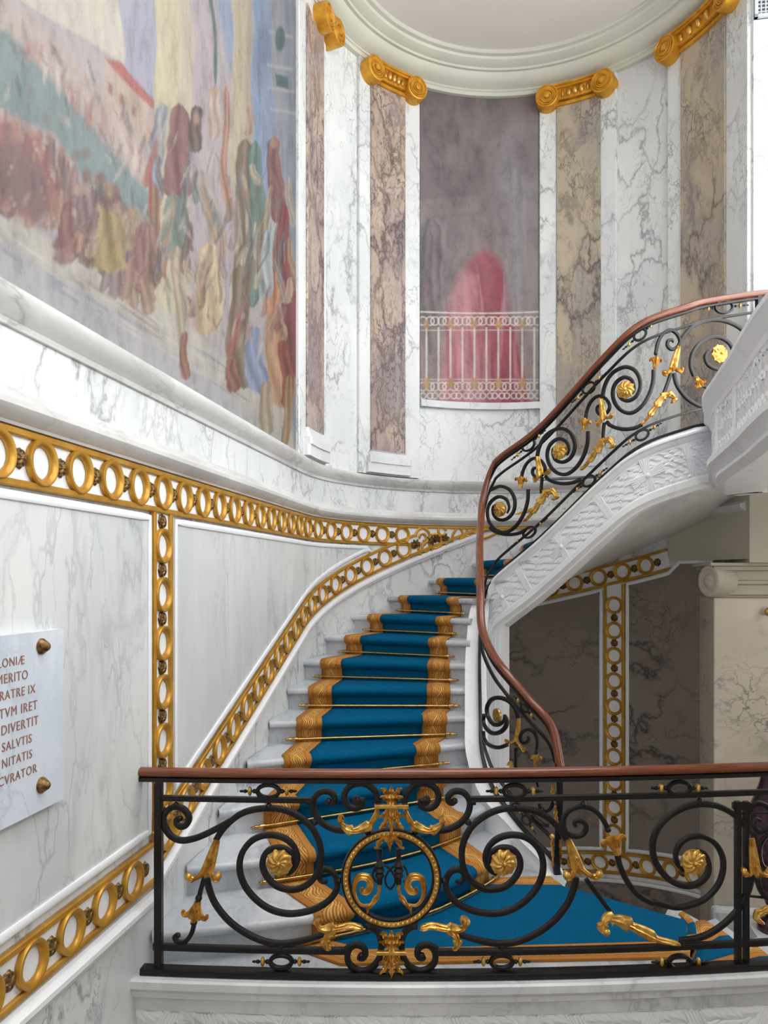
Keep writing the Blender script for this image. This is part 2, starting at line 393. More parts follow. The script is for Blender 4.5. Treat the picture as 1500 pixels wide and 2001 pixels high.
# ------------------------------------------------------------------ pilasters
def volute(s, z, r, side, parent):
    mb = MB(); m = wframe(s, z, .115)
    prof = [(r, -.11), (r, .02), (r*.96, .035), (r*.86, .04), (r*.80, .03), (r*.62, .028), (r*.58, .04), (r*.48, .04), (r*.42, .028), (r*.28, .03), (r*.22, .05), (r*.06, .056)]
    vv, ff = lathe(prof, 28, m); mb.add(vv, ff)
    # spiral rib
    pts = []; 
    for i in range(60):
        t = i/59; a = side*(t*2*math.pi*2.1)+math.pi/2; rr = r*(.92-.72*t)
        pts.append(m @ Vector((rr*math.cos(a), rr*math.sin(a), .036)))
    vv, ff = sweep(pts, wn(s), circ(r*.055, 6)); mb.add(vv, ff)
    return mb.make('volute', M['capgold'], parent)
def pilaster(px0, px1, bx0, bx1, zb, mat, label, cap_px, base_label=None, cap=True, plinth=True):
    s0, s1 = s_of_x(px0), s_of_x(px1); b0, b1 = s_of_x(bx0), s_of_x(bx1); sm = (s0+s1)/2
    t = thing('pilaster', label, 'pilaster', wp(sm, .96, 0), 'pilasters round the stairwell')
    def ad(o): return adopt(o, t)
    ad(slab('backing', b0, b1, .96, 4.78, .035, M['wall']))
    ad(slab('shaft', s0, s1, zb+.0, 4.60, .052, mat, base=.02))
    # base mouldings
    hw = (s1-s0)/2
    for nm, z0, z1, e, o in (('plinth', .97, 1.06, .055, .085), ('base_moulding', 1.06, 1.12, .045, .10), ('base_moulding', 1.125, 1.165, .025, .075), ('base_moulding', 1.165, zb, .01, .06)):
        ad(slab(nm, sm-hw-e, sm+hw+e, z0, z1, o, M['trim'], bev=.018))
    if cap:
        c0, c1 = s_of_x(cap_px[0]), s_of_x(cap_px[1]); r = .112
        z = 4.675
        cp = slab('capital', c0+.8*r, c1-.8*r, z-.035, z+.07, .10, M['capgold'], bev=.01); ad(cp)
        def sub(o): o.parent = cp; return o
        for q, (a, b_, o) in enumerate(((.065, .085, .125), (.085, .105, .14))):
            k = slab('abacus', c0+.5*r, c1-.5*r, z+a, z+b_, o, M['capgold']); adopt(k, t); k.parent = cp
        for sc, sd in ((c0+r, 1), (c1-r, -1)):
            k = volute(sc, z, r, sd, None); adopt(k, t); k.parent = cp
        n = 5
        for i in range(n):
            sq = c0+2.4*r+(c1-c0-4.8*r)*i/(n-1)
            vv, ff = ball(Vector((0, 0, 0)), .034, 12, 8, (.8, 1.25, .8)) if i in (1, 2, 3) else ball(Vector((0, 0, 0)), .028, 10, 6, (.6, 1.3, .6))
            m = wframe(sq, z+.02, .105)
            k = mk('egg_moulding', [m @ p for p in vv], ff, M['leafgold']); adopt(k, t); k.parent = cp
        k = slab('collar', c0+.9*r, c1-.9*r, z-.075, z-.045, .075, M['capgold']); adopt(k, t); k.parent = cp
        vv = []
    return t
pilaster(589, 623, 576, 630, 1.20, M['breccia'], 'narrow brown-veined pilaster beside the right edge of the big wall painting', (603, 646))
pilaster(718, 787, 697, 817, 1.17, M['breccia'], 'pink breccia pilaster left of the painted niche panel', (698, 820))
pilaster(1088, 1176, 1054, 1206, 1.17, M['breccia2'], 'brown breccia pilaster right of the painted niche panel', (1048, 1208))
pilaster(1336, 1426, 1308, 1468, 1.17, M['breccia2'], 'ochre breccia pilaster nearest the bright right-hand wall', (1296, 1458))
# sill panel below the niche painting
so0, so1 = s_of_x(820), s_of_x(1053)
sl = slab('trim_4', so0-.01, so1+.01, 1.665, 1.73, .05, M['trim']); struct(sl, 'thin marble sill under the niche painting', 'sill')
# ------------------------------------------------------------------ paintings (plain invented colour fields)
def paint_grid(name, s0, s1, z0, z1, ns, nz, fn, label, cat, off=.012):
    S = np.linspace(s0, s1, ns); Z = np.linspace(z0, z1, nz)
    v = [wp(s, z, off) for s in S for z in Z]+[wp(s, z, -.004) for s in S for z in Z]
    f = []; N = ns*nz
    for i in range(ns-1):
        for j in range(nz-1):
            a = i*nz+j; q = (a, a+nz, a+nz+1, a+1); f.append(q)
    e = [(i*nz, 0) for i in range(ns)]
    for i in range(ns-1):
        a, b = i*nz, (i+1)*nz; f.append((a, N+a, N+b, b)); a += nz-1; b += nz-1; f.append((b, N+b, N+a, a))
    for j in range(nz-1):
        a, b = j, j+1; f.append((b, N+b, N+a, a)); a, b = (ns-1)*nz+j, (ns-1)*nz+j+1; f.append((a, N+a, N+b, b))
    o = mk(name, v, f, M['mural'], smooth=False)
    SS, ZZ = np.meshgrid(S, Z, indexing='ij')
    c = fn(SS.ravel(), ZZ.ravel()); c = np.concatenate([c, c]); rgba = np.ones((2*N, 4)); rgba[:, :3] = c
    at = o.data.color_attributes.new('Col', 'FLOAT_COLOR', 'POINT'); at.data.foreach_set('color', rgba.ravel())
    return tag(o, label, cat)
rng = np.random.default_rng(3)
def project(s, z):
    """where the painter's layout grid puts a wall point (only used to measure the layout off the photo)"""
    P = np.array([list(wp(a, 0))[:2] for a in s]); return CX+F*P[:, 0]/P[:, 1], HY-F*z/P[:, 1]
def lin(*c): return np.array(srgb(*c))
class Painter:
    def __init__(s, x, y, base): s.x, s.y = x, y; s.c = np.tile(lin(*base), (len(x), 1))
    def put(s, m, col, a=1.0): s.c = s.c*(1-(m*a)[:, None])+lin(*col)[None]*(m*a)[:, None]
    def ell(s, cx, cy, rx, ry, col, ang=0, soft=.25, a=.9):
        t = math.radians(ang); dx, dy = s.x-cx, s.y-cy
        u, v = dx*math.cos(t)+dy*math.sin(t), -dx*math.sin(t)+dy*math.cos(t)
        r = np.sqrt((u/rx)**2+(v/ry)**2); s.put(np.clip((1-r)/soft+.5, 0, 1), col, a)
    def poly(s, pts, col, a=.95, soft=3):
        inside = np.zeros(len(s.x), bool); d = np.full(len(s.x), 1e9)
        for i in range(len(pts)):
            (x1, y1), (x2, y2) = pts[i], pts[(i+1) % len(pts)]
            c = (y1 > s.y) != (y2 > s.y)
            inside ^= c & (s.x < (x2-x1)*(s.y-y1)/((y2-y1) or 1e-9)+x1)
            L = (x2-x1)**2+(y2-y1)**2; t = np.clip(((s.x-x1)*(x2-x1)+(s.y-y1)*(y2-y1))/(L or 1), 0, 1)
            d = np.minimum(d, np.hypot(s.x-x1-t*(x2-x1), s.y-y1-t*(y2-y1)))
        s.put(np.clip(np.where(inside, d, -d)/soft+.5, 0, 1), col, a)
    def drape(s, cx, y0, y1, w0, w1, col, a=.85, lean=0.0):
        """hanging cloth shape: wavy sides, soft folds"""
        t = (s.y-y0)/(y1-y0); k = rng.uniform(0, 6)
        c = cx+lean*(s.y-y0)+1.6*np.sin(t*7+k); w = (w0+(w1-w0)*np.clip(t, 0, 1)**.8)*(1+.07*np.sin(t*9+k)+.05*np.sin(t*26+2*k))
        w = w*np.clip(t*14, 0, 1)**.5*np.clip((1-t)*10, 0, 1)**.5
        q = (s.x-c)/np.maximum(w, 1e-3); m = np.clip((1-np.abs(q))*w/3.0, 0, 1)*((t > 0) & (t < 1))
        s.put(m, col, a)
        fo = .5+.5*np.sin(q*5.5+k+1.5*np.sin(t*5))
        s.put(m*fo**3, tuple(min(255, v+26) for v in col), a*.55); s.put(m*(1-fo)**3, tuple(max(0, v-34) for v in col), a*.55)
    def jitter(s, sc, amt):
        for k in range(5):
            a = rng.uniform(0, 6.28); f = sc*rng.uniform(.6, 1.8)
            s.x = s.x+amt*np.sin((s.x*math.cos(a)+s.y*math.sin(a))/f+rng.uniform(0, 6))
            s.y = s.y+amt*np.sin((s.y*math.cos(a)-s.x*math.sin(a))/f+rng.uniform(0, 6))
def mural_colors(s, z):
    x, y = project(s, z); p = Painter(x, y, (186, 178, 178)); p.jitter(38, 2.2)
    gy = .585*x+400          # painted ground line
    P = p.poly
    P([(-400, -500), (245, -500), (245, 130), (130, 60), (-400, -260)], (206, 198, 184))
    P([(210, -200), (300, -200), (300, 250), (245, 190)], (176, 174, 188))
    P([(-400, -250), (60, 40), (240, 220), (300, 330), (270, 400), (150, 300), (-400, -40)], (196, 178, 170), .8, 20)
    P([(-400, 0), (0, 60), (110, 170), (200, 280), (290, 380), (285, 430), (190, 400), (100, 260), (-400, 60)], (140, 160, 160), .9, 12)
    for i in range(26):
        t = rng.uniform(0, 1); p.ell(40+230*t, 90+230*t+rng.uniform(-25, 15), 5, rng.uniform(12, 34), [(196, 150, 142), (210, 196, 184), (186, 160, 150)][i % 3], rng.uniform(-12, 12), .5, .7)
    P([(200, 115), (250, 150), (296, 205), (300, 300), (250, 260), (205, 215)], (200, 180, 166)); P([(200, 115), (232, 122), (300, 200), (296, 215)], (190, 122, 112))
    for i in range(3): P([(212+22*i, 160+22*i), (220+22*i, 166+22*i), (220+22*i, 186+22*i), (212+22*i, 180+22*i)], (176, 128, 116))
    P([(298, -300), (368, -300), (368, 640), (298, 600)], (204, 194, 164)); P([(345, -300), (368, -300), (368, 640), (345, 640)], (194, 180, 166), .8, 10)
    P([(368, -300), (450, -300), (450, 640), (368, 640)], (186, 174, 176)); P([(405, -300), (450, -300), (450, 160), (420, 60)], (150, 164, 190), .8, 10)
    P([(448, -300), (492, -300), (492, 780), (448, 740)], (196, 184, 158)); P([(476, -300), (492, -300), (492, 780), (476, 780)], (180, 166, 152), .7, 8)
    P([(490, -300), (533, -300), (533, 420), (490, 420)], (152, 168, 192), 1, 6); p.ell(512, 100, 16, 60, (136, 148, 174), 0, .8, .7)
    P([(517, -300), (580, -300), (580, 900), (535, 860), (533, 120)], (166, 168, 176)); P([(556, -300), (580, -300), (580, 900), (556, 880)], (152, 158, 170), .8)
    for yy in (60, 120, 165, 210): P([(524, yy), (572, yy+8), (572, yy+14), (524, yy+6)], (188, 190, 196), .7)
    p.ell(548, 75, 10, 22, (104, 130, 132)); P([(540, 140), (562, 146), (562, 170), (540, 164)], (98, 132, 132))
    # ground
    P([(-900, -160), (0, 412), (300, 590), (560, 800), (590, 900), (590, 1000), (-900, 200)], (196, 190, 180), 1, 8)
    P([(-900, -60), (0, 470), (300, 660), (560, 860), (590, 1000), (-900, 300)], (186, 184, 188), .8, 14)
    for i in range(60):
        xx = rng.uniform(-300, 560); p.ell(xx, .6*xx+rng.uniform(440, 500), rng.uniform(20, 60), 2.0, [(160, 162, 178), (206, 202, 196), (172, 160, 152)][i % 3], 32, .6, .6)
    # crowd of soft draped shapes
    for i in range(210):
        xx = rng.uniform(-350, 300); hh = rng.uniform(.1, 1)
        yy = .6*xx+398-hh*135*(1 if xx < 240 else .7)
        col = [(158, 126, 120), (178, 150, 130), (142, 116, 112), (190, 168, 148), (152, 132, 136), (164, 124, 118), (182, 162, 132), (134, 118, 122)][i % 8]
        p.drape(xx, yy-rng.uniform(30, 60), yy+rng.uniform(30, 70), rng.uniform(5, 11), rng.uniform(10, 24), col, .75, rng.uniform(-.3, .15))
        p.ell(xx+rng.uniform(-4, 4), yy-rng.uniform(40, 62), 9, 12, [(176, 140, 120), (150, 120, 110), (196, 176, 160)][i % 3], 0, .5, .6)
    p.ell(30, 335, 70, 105, (182, 122, 112), -25, .25, .6); p.ell(36, 350, 48, 80, (146, 122, 122), -25, .3, .8)
    p.drape(200, 410, 540, 18, 40, (180, 158, 110), .8, .1); p.drape(122, 390, 520, 10, 24, (150, 104, 106), .6)
    # tall drapery between the columns
    for (cx, y0, y1, w0, w1, col, lean) in ((345, 205, 395, 16, 34, (150, 104, 108), .02), (312, 205, 330, 12, 18, (164, 166, 174), -.1), (303, 310, 395, 14, 16, (138, 154, 182), 0), (296, 360, 560, 13, 15, (162, 126, 106), .02),
            (378, 205, 300, 12, 16, (126, 106, 98), 0), (392, 330, 470, 12, 18, (172, 164, 156), .16), (340, 385, 505, 20, 30, (130, 146, 140), 0), (342, 480, 690, 15, 8, (184, 168, 148), .02), (352, 650, 740, 8, 12, (166, 116, 98), .05), (404, 470, 660, 18, 36, (204, 182, 146), 0),
            (414, 165, 270, 12, 15, (194, 174, 156), 0), (438, 160, 420, 6, 9, (186, 144, 120), 0), (405, -60, 165, 4, 5, (98, 132, 124), .04),
            (474, 270, 480, 12, 24, (146, 126, 108), -.03), (494, 275, 600, 12, 22, (116, 144, 132), 0), (470, 470, 760, 20, 24, (144, 124, 104), 0), (484, 205, 265, 7, 9, (182, 154, 138), 0), (456, 705, 765, 10, 16, (160, 108, 90), -.1),
            (530, 270, 440, 12, 20, (152, 104, 100), .02), (550, 400, 760, 12, 24, (158, 76, 76), .02), (536, 490, 770, 10, 20, (202, 138, 92), 0), (518, 440, 590, 12, 16, (172, 184, 186), 0), (540, 630, 800, 16, 28, (202, 164, 128), .02),
            (554, 670, 800, 12, 14, (160, 84, 78), 0), (498, 640, 770, 12, 22, (148, 160, 190), 0), (512, 750, 850, 12, 18, (182, 164, 138), 0), (558, 740, 870, 8, 12, (176, 148, 108), 0)):
        p.drape(cx, y0, y1, w0, w1, col, .85, lean)
    for i in range(46):
        xx = rng.uniform(292, 566); y0 = .3*xx+rng.uniform(170, 470); col = [(150, 128, 112), (176, 110, 100), (186, 160, 126), (128, 140, 138), (166, 150, 146), (140, 108, 104), (198, 182, 160)][i % 7]
        p.drape(xx, y0, y0+rng.uniform(40, 130), rng.uniform(3, 7), rng.uniform(5, 13), col, .65, rng.uniform(-.25, .25))
    for cx, cy in ((484, 232), (492, 655), (378, 230), (530, 282), (414, 178)): p.ell(cx, cy, 7, 12, (190, 158, 138), 0, .5, .7)
    for i in range(420):   # loose brush strokes
        xx = rng.uniform(-350, 560); yy = .585*xx+400-rng.uniform(0, 360); k = rng.integers(0, 6)
        p.ell(xx, yy, rng.uniform(1.5, 4.5), rng.uniform(8, 30), [(120, 104, 104), (206, 196, 180), (150, 134, 130), (188, 168, 150), (130, 140, 142), (170, 140, 130)][k], rng.uniform(-30, 30), .6, .45)
    g = p.c.mean(axis=1, keepdims=True); p.c = g+(p.c-g)*.80
    p.c = np.clip(p.c, 0, 1)**1.3*1.12
    return np.clip(p.c*.56, 0, 1)
paint_grid('mural', -6.0, s_of_x(575), .955, 4.78, 380, 260, mural_colors, 'large faded wall painting of columns and draped colours on the left wall', 'painting')
def niche_colors(s, z):
    x, y = project(s, z); p = Painter(x, y, (124, 112, 114)); p.jitter(30, 2.0)
    P = p.poly
    p.ell(880, 330, 120, 190, (112, 104, 106), 0, .8, .8); P([(800, 395), (940, 380), (940, 412), (800, 430)], (136, 128, 128), .7, 8)
    P([(800, 130), (1070, 130), (1070, 215), (800, 200)], (98, 88, 92), .8, 30)
    P([(950, 280), (1070, 200), (1070, 620), (1000, 660), (955, 430)], (136, 128, 132), .6, 20); p.ell(1005, 360, 30, 110, (140, 138, 146), 3, .7, .5)
    P([(800, 420), (1070, 400), (1070, 640), (800, 640)], (150, 140, 142), .35, 40)
    P([(800, 620), (1070, 620), (1070, 820), (800, 820)], (156, 140, 136), .5, 20)
    for i in range(40): p.ell(rng.uniform(810, 1060), rng.uniform(150, 640), rng.uniform(12, 50), rng.uniform(20, 70), [(104, 94, 96), (134, 122, 122), (118, 104, 108), (142, 132, 130)][i % 4], rng.uniform(-30, 30), 1.2, .30)
    p.drape(842, 430, 640, 22, 26, (112, 104, 108), .7);
    P([(905, 560), (912, 515), (940, 490), (968, 510), (985, 560), (1004, 640), (1024, 730), (1034, 840), (858, 840), (866, 730), (880, 640)], (150, 84, 94), .9, 16)
    P([(880, 580), (900, 530), (925, 545), (936, 640), (944, 840), (858, 840), (864, 700)], (182, 132, 138), .75, 14)
    P([(958, 520), (980, 540), (1010, 650), (1036, 800), (1038, 840), (975, 840)], (138, 62, 76), .75, 12)
    for i in range(46): p.ell(rng.uniform(872, 1020), rng.uniform(560, 790), rng.uniform(2, 5), rng.uniform(30, 80), [(196, 146, 150), (128, 58, 70), (170, 106, 114), (150, 78, 90)][i % 4], rng.uniform(-12, 4), .8, .35)
    p.drape(838, 450, 700, 12, 20, (110, 100, 102), .6); p.drape(1005, 330, 640, 14, 30, (140, 138, 144), .35)
    p.x, p.y = x, y
    W = (206, 200, 192); G = (172, 140, 92)
    top = 610+3.0*np.sin((x-820)/75)
    p.put(np.clip(2.2-np.abs(y-top), 0, 1), W, .8)
    for yy in (646, 742): p.put(np.clip(1.8-np.abs(y-yy), 0, 1), W, .45)
    for i in range(10):
        bx = 832+23.5*i; p.put(np.clip(2.4-np.abs(x-bx), 0, 1)*((y > 640) & (y < 748)), W, .8)
        for yy, rr in ((628, 13), (756, 13), (774, 9)):
            for sg in (-1, 1): p.put(np.clip(1.9-np.abs(np.hypot(x-bx-sg*7, y-yy)-rr*.62), 0, 1), W, .75)
        if i % 2 == 0:
            p.ell(bx, 634, 6, 9, G, 0, .5, .8); p.ell(bx, 750, 7, 11, G, 0, .5, .8)
    return np.clip(p.c, 0, 1)
paint_grid('niche_painting', so0, so1, 1.735, 4.775, 190, 420, niche_colors, 'tall grey and rose painting with a painted white railing in the curved wall', 'painting')
# ------------------------------------------------------------------ gilded ring bands on the walls
def ring_mesh(r=.084, mat='gold'):
    prof = [(r, .0), (r, .018), (r*.96, .023), (r*.84, .023), (r*.78, .019), (r*.70, .014), (r*.67, .004), (r*.67, 0)]
    n = 40; rows = [[Vector((a*math.cos(2*math.pi*i/n), a*math.sin(2*math.pi*i/n), h)) for i in range(n)] for a, h in prof]
    v, f = grid(rows, closed=True, wrap=False); return v, [q[::-1] for q in f]
def rosette_geo(r, petals=8, lob=.1, h=.5, twist=.6, nr=9, na=64):
    rows = []
    for i in range(nr):
        t = i/(nr-1); row = []
        for j in range(na):
            a = 2*math.pi*j/na; c = math.cos(petals*(a+twist*t))
            rr = r*t*(1+lob*c*t*t)
            z = r*h*((1-t**3)*.55+.35*math.sin(math.pi*min(1, t*1.1))*(.6+.4*c)) if t > .24 else r*h*(.62+.35*math.cos(t/.24*math.pi/2))
            row.append(Vector((rr*math.cos(a), rr*math.sin(a), max(z, 0))))
        rows.append(row)
    v, f = grid(rows, closed=True); return v, f
RING = None; ROS = None
def put_ring(band, s, z, dark=False):
    global RING
    if RING is None:
        v, f = ring_mesh(); RING = mk('ring', v, f, M['gold']); o = RING
    else: o = RING.copy(); COL.objects.link(o)
    o.parent = band; o.matrix_basis = Matrix.Translation(-Vector(band.location)) @ wframe(s, z, .012); return o
def put_ros(band, s, z):
    global ROS
    if ROS is None:
        v, f = rosette_geo(.036, 7, .06, .6, .5); v2, f2 = lathe([(.03, -.004), (.03, .012)], 20)
        mb = MB().add(v, f).add(v2, f2); ROS = mb.make('rosette', M['bronze'], angle=60); o = ROS
    else: o = ROS.copy(); COL.objects.link(o)
    o.parent = band; o.matrix_basis = Matrix.Translation(-Vector(band.location)) @ wframe(s, z, .012); return o
def band_strip(name, pts, w0, w1, t, mat, band, base=0.0):
    """strip along (s,z) points between in-plane offsets w0..w1"""
    rows = []; n = len(pts)
    for i, (s, z) in enumerate(pts):
        a, b = pts[max(i-1, 0)], pts[min(i+1, n-1)]
        ds, dz = b[0]-a[0], b[1]-a[1]; L = math.hypot(ds, dz); ps, pz = -dz/L, ds/L
        q = lambda w, o: wp(s+ps*w, z+pz*w, o)
        e = min(.004, (w1-w0)*.25)
        rows.append([q(w0, base), q(w0, t-e), q(w0+e, t), q(w1-e, t), q(w1, t-e), q(w1, base)])
    v, f = grid(rows, closed=True); f = [k[::-1] for k in f]
    f += [tuple(range(6)), tuple((n-1)*6+i for i in range(6))[::-1]]
    o = mk(name, v, f, mat, angle=30); adopt(o, band); return o
HB = .100   # half height of a band
def dense(pts, st=.05):
    out = []
    for (a, b) in zip(pts, pts[1:]):
        n = max(1, int(math.hypot(b[0]-a[0], b[1]-a[1])/st)); out += [(a[0]+(b[0]-a[0])*i/n, a[1]+(b[1]-a[1])*i/n) for i in range(n)]
    return out+[pts[-1]]
def ring_band(label, pts, start=.0, step=.24, pre=False, gap=None, ends=True, cat='gilded band', skip=(), inner=True, outer=True, field='white'):
    d = dense(pts); t = thing('ring_band', label, cat, wp(d[0][0], d[0][1], 0), 'gilded ring bands on the marble walls')
    band_strip('backing', d, -HB, HB, .010, M[field], t)
    if inner: band_strip('border', d, -HB, -HB+.026, .026, M['gold'], t)
    if outer: band_strip('border', d, HB-.026, HB, .026, M['gold'], t)
    L = [0]
    for a, b in zip(d, d[1:]): L.append(L[-1]+math.hypot(b[0]-a[0], b[1]-a[1]))
    def at(q):
        i = int(np.clip(np.searchsorted(L, q)-1, 0, len(d)-2)); k = (q-L[i])/max(L[i+1]-L[i], 1e-6)
        return d[i][0]+(d[i+1][0]-d[i][0])*k, d[i][1]+(d[i+1][1]-d[i][1])*k
    q = start
    if pre: put_ros(t, *at(start-step/2))
    while q < L[-1]-.02:
        if q > .02: put_ring(t, *at(q))
        if .03 < q+step/2 < L[-1]-.03: put_ros(t, *at(q+step/2))
        q += step
    return t
s_v = s_of_x(311)                         # vertical band
s_k = s_of_x(300)                         # kink of the stair band
s_m = s_of_x(812)
ZF = .402
s0f = s_v-.24*11
ring_band('long horizontal gilded band of rings below the wall ledge', [(s0f-.12, ZF), (s_of_x(800), ZF)], .12)
def slope_z(s): return -1.352+.08+.37*(s-s_k)
ring_band('sloping gilded band of rings climbing beside the carpeted stairs', [(s_k-.02, slope_z(s_k-.02)), (s_of_x(812), slope_z(s_of_x(812)))], .13)
ring_band('level gilded band of rings at the lower left corner', [(s_k-.24*9, -1.352), (s_k-.02, -1.352+.02)], .0)
ring_band('upright gilded band of rings left of the stairs', [(s_v, ZF-HB+.0), (s_v, -1.24)], .155, .232, True)
# joint where the two bands meet: trefoil of open rings, leaf and interlace
t = thing('band_finial', 'gilded trefoil and interlaced ribbon where two ring bands meet', 'ornament', wp(s_m, .3, 0))
def wtube(pts, r, name, mat=M['gold'], flat=.7, off=.018):
    P = cr(pts, 8); V = [wp(s, z, off) for s, z in P]
    v, f = sweep(V, [wn(p[0]) for p in P], rect(r, r*flat)); return adopt(mk(name, v, f, mat), t)
sA = s_of_x(800); sB = s_of_x(1040); zA0, zA1 = slope_z(sA)-HB, ZF+HB
bkt = MB(); rows = []
for s in srange(sA-.02, sB, .04):
    lo = slope_z(s)-HB*1.05; hi = ZF+HB
    if lo > hi-.01: lo = hi-.01
    rows.append([wp(s, lo, 0), wp(s, lo, .011), wp(s, hi, .011), wp(s, hi, 0)])
v, f = grid(rows, closed=True); adopt(mk('backing', v, [q[::-1] for q in f], M['white']), t)
def along(fn, w, nm):
    pts = [(s, fn(s)) for s in srange(sA-.03, sB, .05)]
    return band_strip(nm, pts, -w/2, w/2, .028, M['gold'], t)
along(lambda s: ZF+HB-.013, .027, 'border'); along(lambda s: slope_z(s)-HB*1.02+.013, .027, 'border')
qx = lambda px, py: sz(px, py)
def circ_sz(px, py, r, a0=0, a1=360, n=20):
    s, z = qx(px, py); return [(s+r*math.cos(math.radians(a0+(a1-a0)*i/n)), z+r*math.sin(math.radians(a0+(a1-a0)*i/n))) for i in range(n+1)]
wtube(circ_sz(824, 1047, .075, -80, 190), .012, 'ring'); wtube(circ_sz(829, 1074, .075, 120, 420), .012, 'ring'); wtube(circ_sz(848, 1058, .07, -150, 120), .012, 'ring')
wtube(circ_sz(824, 1050, .035, -90, 200), .011, 'scroll'); wtube(circ_sz(829, 1071, .035, 90, 380), .011, 'scroll')
for px, py, r in ((862, 1038, .04), (866, 1069, .04)): wtube(circ_sz(px, py, r, 0, 330), .012, 'scroll')
for px, py in ((868, 1052), (812, 1063), (840, 1057), (852, 1052)):
    s, z = qx(px, py); vv, ff = rosette_geo(.042, 6, .25, 1.0, .9); m = wframe(s, z, .012); adopt(mk('rosette', [m @ p for p in vv], ff, M['bronze'], angle=60), t)
wtube([qx(*p) for p in ((880, 1064), (898, 1060), (912, 1036), (896, 1030), (884, 1044), (882, 1060))], .012, 'interlace')
wtube([qx(*p) for p in ((898, 1030), (906, 1044), (922, 1050), (936, 1044), (944, 1036), (962, 1034), (980, 1030))], .012, 'interlace')
wtube([qx(*p) for p in ((896, 1064), (900, 1052), (914, 1042), (930, 1042), (942, 1052), (960, 1046), (985, 1034))], .012, 'interlace')
# right-hand bands in the recess under the stairs
s_r = s_of_x(1201); s_r0, s_r1 = s_of_x(1060), s_of_x(1390)
def low_z(s): return -2.80+.24*(s-s_of_x(1095))/(s_of_x(1395)-s_of_x(1095))
def top_z(s): return .03+.235*(s-s_r)
ring_band('upright gilded band of rings on the dark wall under the stairs', [(s_r, top_z(s_r)-HB), (s_r, low_z(s_r)+HB)], .20)
ring_band('low gilded band of rings along the dark wall under the stairs', [(s_of_x(1010), low_z(s_of_x(1010))), (s_of_x(1392), low_z(s_of_x(1392)))], .1)
ring_band('sloping gilded band of rings high on the dark wall under the stairs', [(s_of_x(960), top_z(s_of_x(960))), (s_of_x(1308), top_z(s_of_x(1308)))], .12)
# marble dado and panels
wall_mould('trim_5', [(-.01, -1.54), (.02, -1.54), (.03, -1.52), (.045, -1.505), (.045, -1.485), (.02, -1.47), (.015, -1.455), (-.01, -1.455)], -6.5, s_k-.0, M['white'], 'white moulding under the lower left gilded band', 'moulding')
wall_mould('trim_6', [(-.01, -.075), (.02, -.075), (.03, -.055), (.045, -.04), (.045, -.02), (.02, -.005), (-.01, 0)], s_k-.02, s_of_x(935), M['white'], 'white moulding under the sloping gilded band', 'moulding', zf=lambda s: slope_z(s)-HB*1.07-.012)
wall_mould('trim_7', [(-.01, -.045), (.015, -.045), (.028, -.03), (.028, -.012), (.012, 0), (-.01, 0)], s_of_x(1005), s_of_x(1393), M['trim'], 'moulding under the low gilded band in the recess', 'moulding', zf=lambda s: low_z(s)-HB-.01)
def panel(name, pts, mat, label, t=.016):
    """marble panel: polygon in (s,z) with a raised white fillet"""
    root = thing(name, label, 'panel', wp(*pts[0]), 'marble wall panels')
    smin, smax = min(p[0] for p in pts), max(p[0] for p in pts)
    def zr(s):
        zz = []
        for (a, b) in zip(pts, pts[1:]+pts[:1]):
            if (a[0]-s)*(b[0]-s) <= 0 and a[0] != b[0]: zz.append(a[1]+(b[1]-a[1])*(s-a[0])/(b[0]-a[0]))
        return (min(zz), max(zz)) if zz else (0, 0)
    S = srange(smin+1e-4, smax-1e-4, .04); rows = []
    for s in S:
        lo, hi = zr(s); rows.append([wp(s, lo, -.01), wp(s, lo, t), wp(s, hi, t), wp(s, hi, -.01)])
    v, f = grid(rows, closed=True); f = [q[::-1] for q in f]; f += [(0, 1, 2, 3), tuple((len(S)-1)*4+i for i in (3, 2, 1, 0))]
    adopt(mk('slab', v, f, mat, angle=20), root)
    d = dense(pts+[pts[0]], .08)
    V = [wp(s, z, t) for s, z in d[:-1]]
    v, f = sweep(V, [wn(s) for s, z in d[:-1]], rect(.016, .010), loop=True); adopt(mk('fillet', v, f, M['white']), root)
    return root
zt = ZF-HB-.03
panel('wall_panel', [(-6.4, -1.352+HB+.05), (s_v-HB-.04, -1.352+HB+.08), (s_v-HB-.04, zt), (-6.4, zt)], M['panel'], 'large grey marble panel behind the engraved plaque')
sa, sb = s_v+HB+.04, s_of_x(722)
zb = lambda s: slope_z(s)+HB*1.07+.05
panel('wall_panel', [(sa, zb(sa))]+[(s, zb(s)) for s in srange(sa+.3, sb-.1, .3)]+[(sb, zt-.02), (sb-.05, zt), (sa, zt)], M['panel'], 'grey marble panel above the stairs with a sloping lower edge')
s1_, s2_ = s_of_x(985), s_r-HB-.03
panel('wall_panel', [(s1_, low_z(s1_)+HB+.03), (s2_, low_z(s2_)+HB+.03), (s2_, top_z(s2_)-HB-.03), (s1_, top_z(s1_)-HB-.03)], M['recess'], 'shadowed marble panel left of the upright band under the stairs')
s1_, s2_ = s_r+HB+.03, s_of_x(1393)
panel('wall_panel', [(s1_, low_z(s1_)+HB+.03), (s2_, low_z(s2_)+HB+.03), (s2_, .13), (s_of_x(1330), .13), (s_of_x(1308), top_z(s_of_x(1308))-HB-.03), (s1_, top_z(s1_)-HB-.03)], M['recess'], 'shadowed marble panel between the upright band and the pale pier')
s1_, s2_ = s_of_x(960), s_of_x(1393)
panel('wall_panel', [(s1_, FLOOR+.02), (s2_, FLOOR+.02), (s2_, low_z(s2_)-HB-.07), (s1_, low_z(s1_)-HB-.07)], M['recess'], 'dark marble dado below the low gilded band under the stairs')
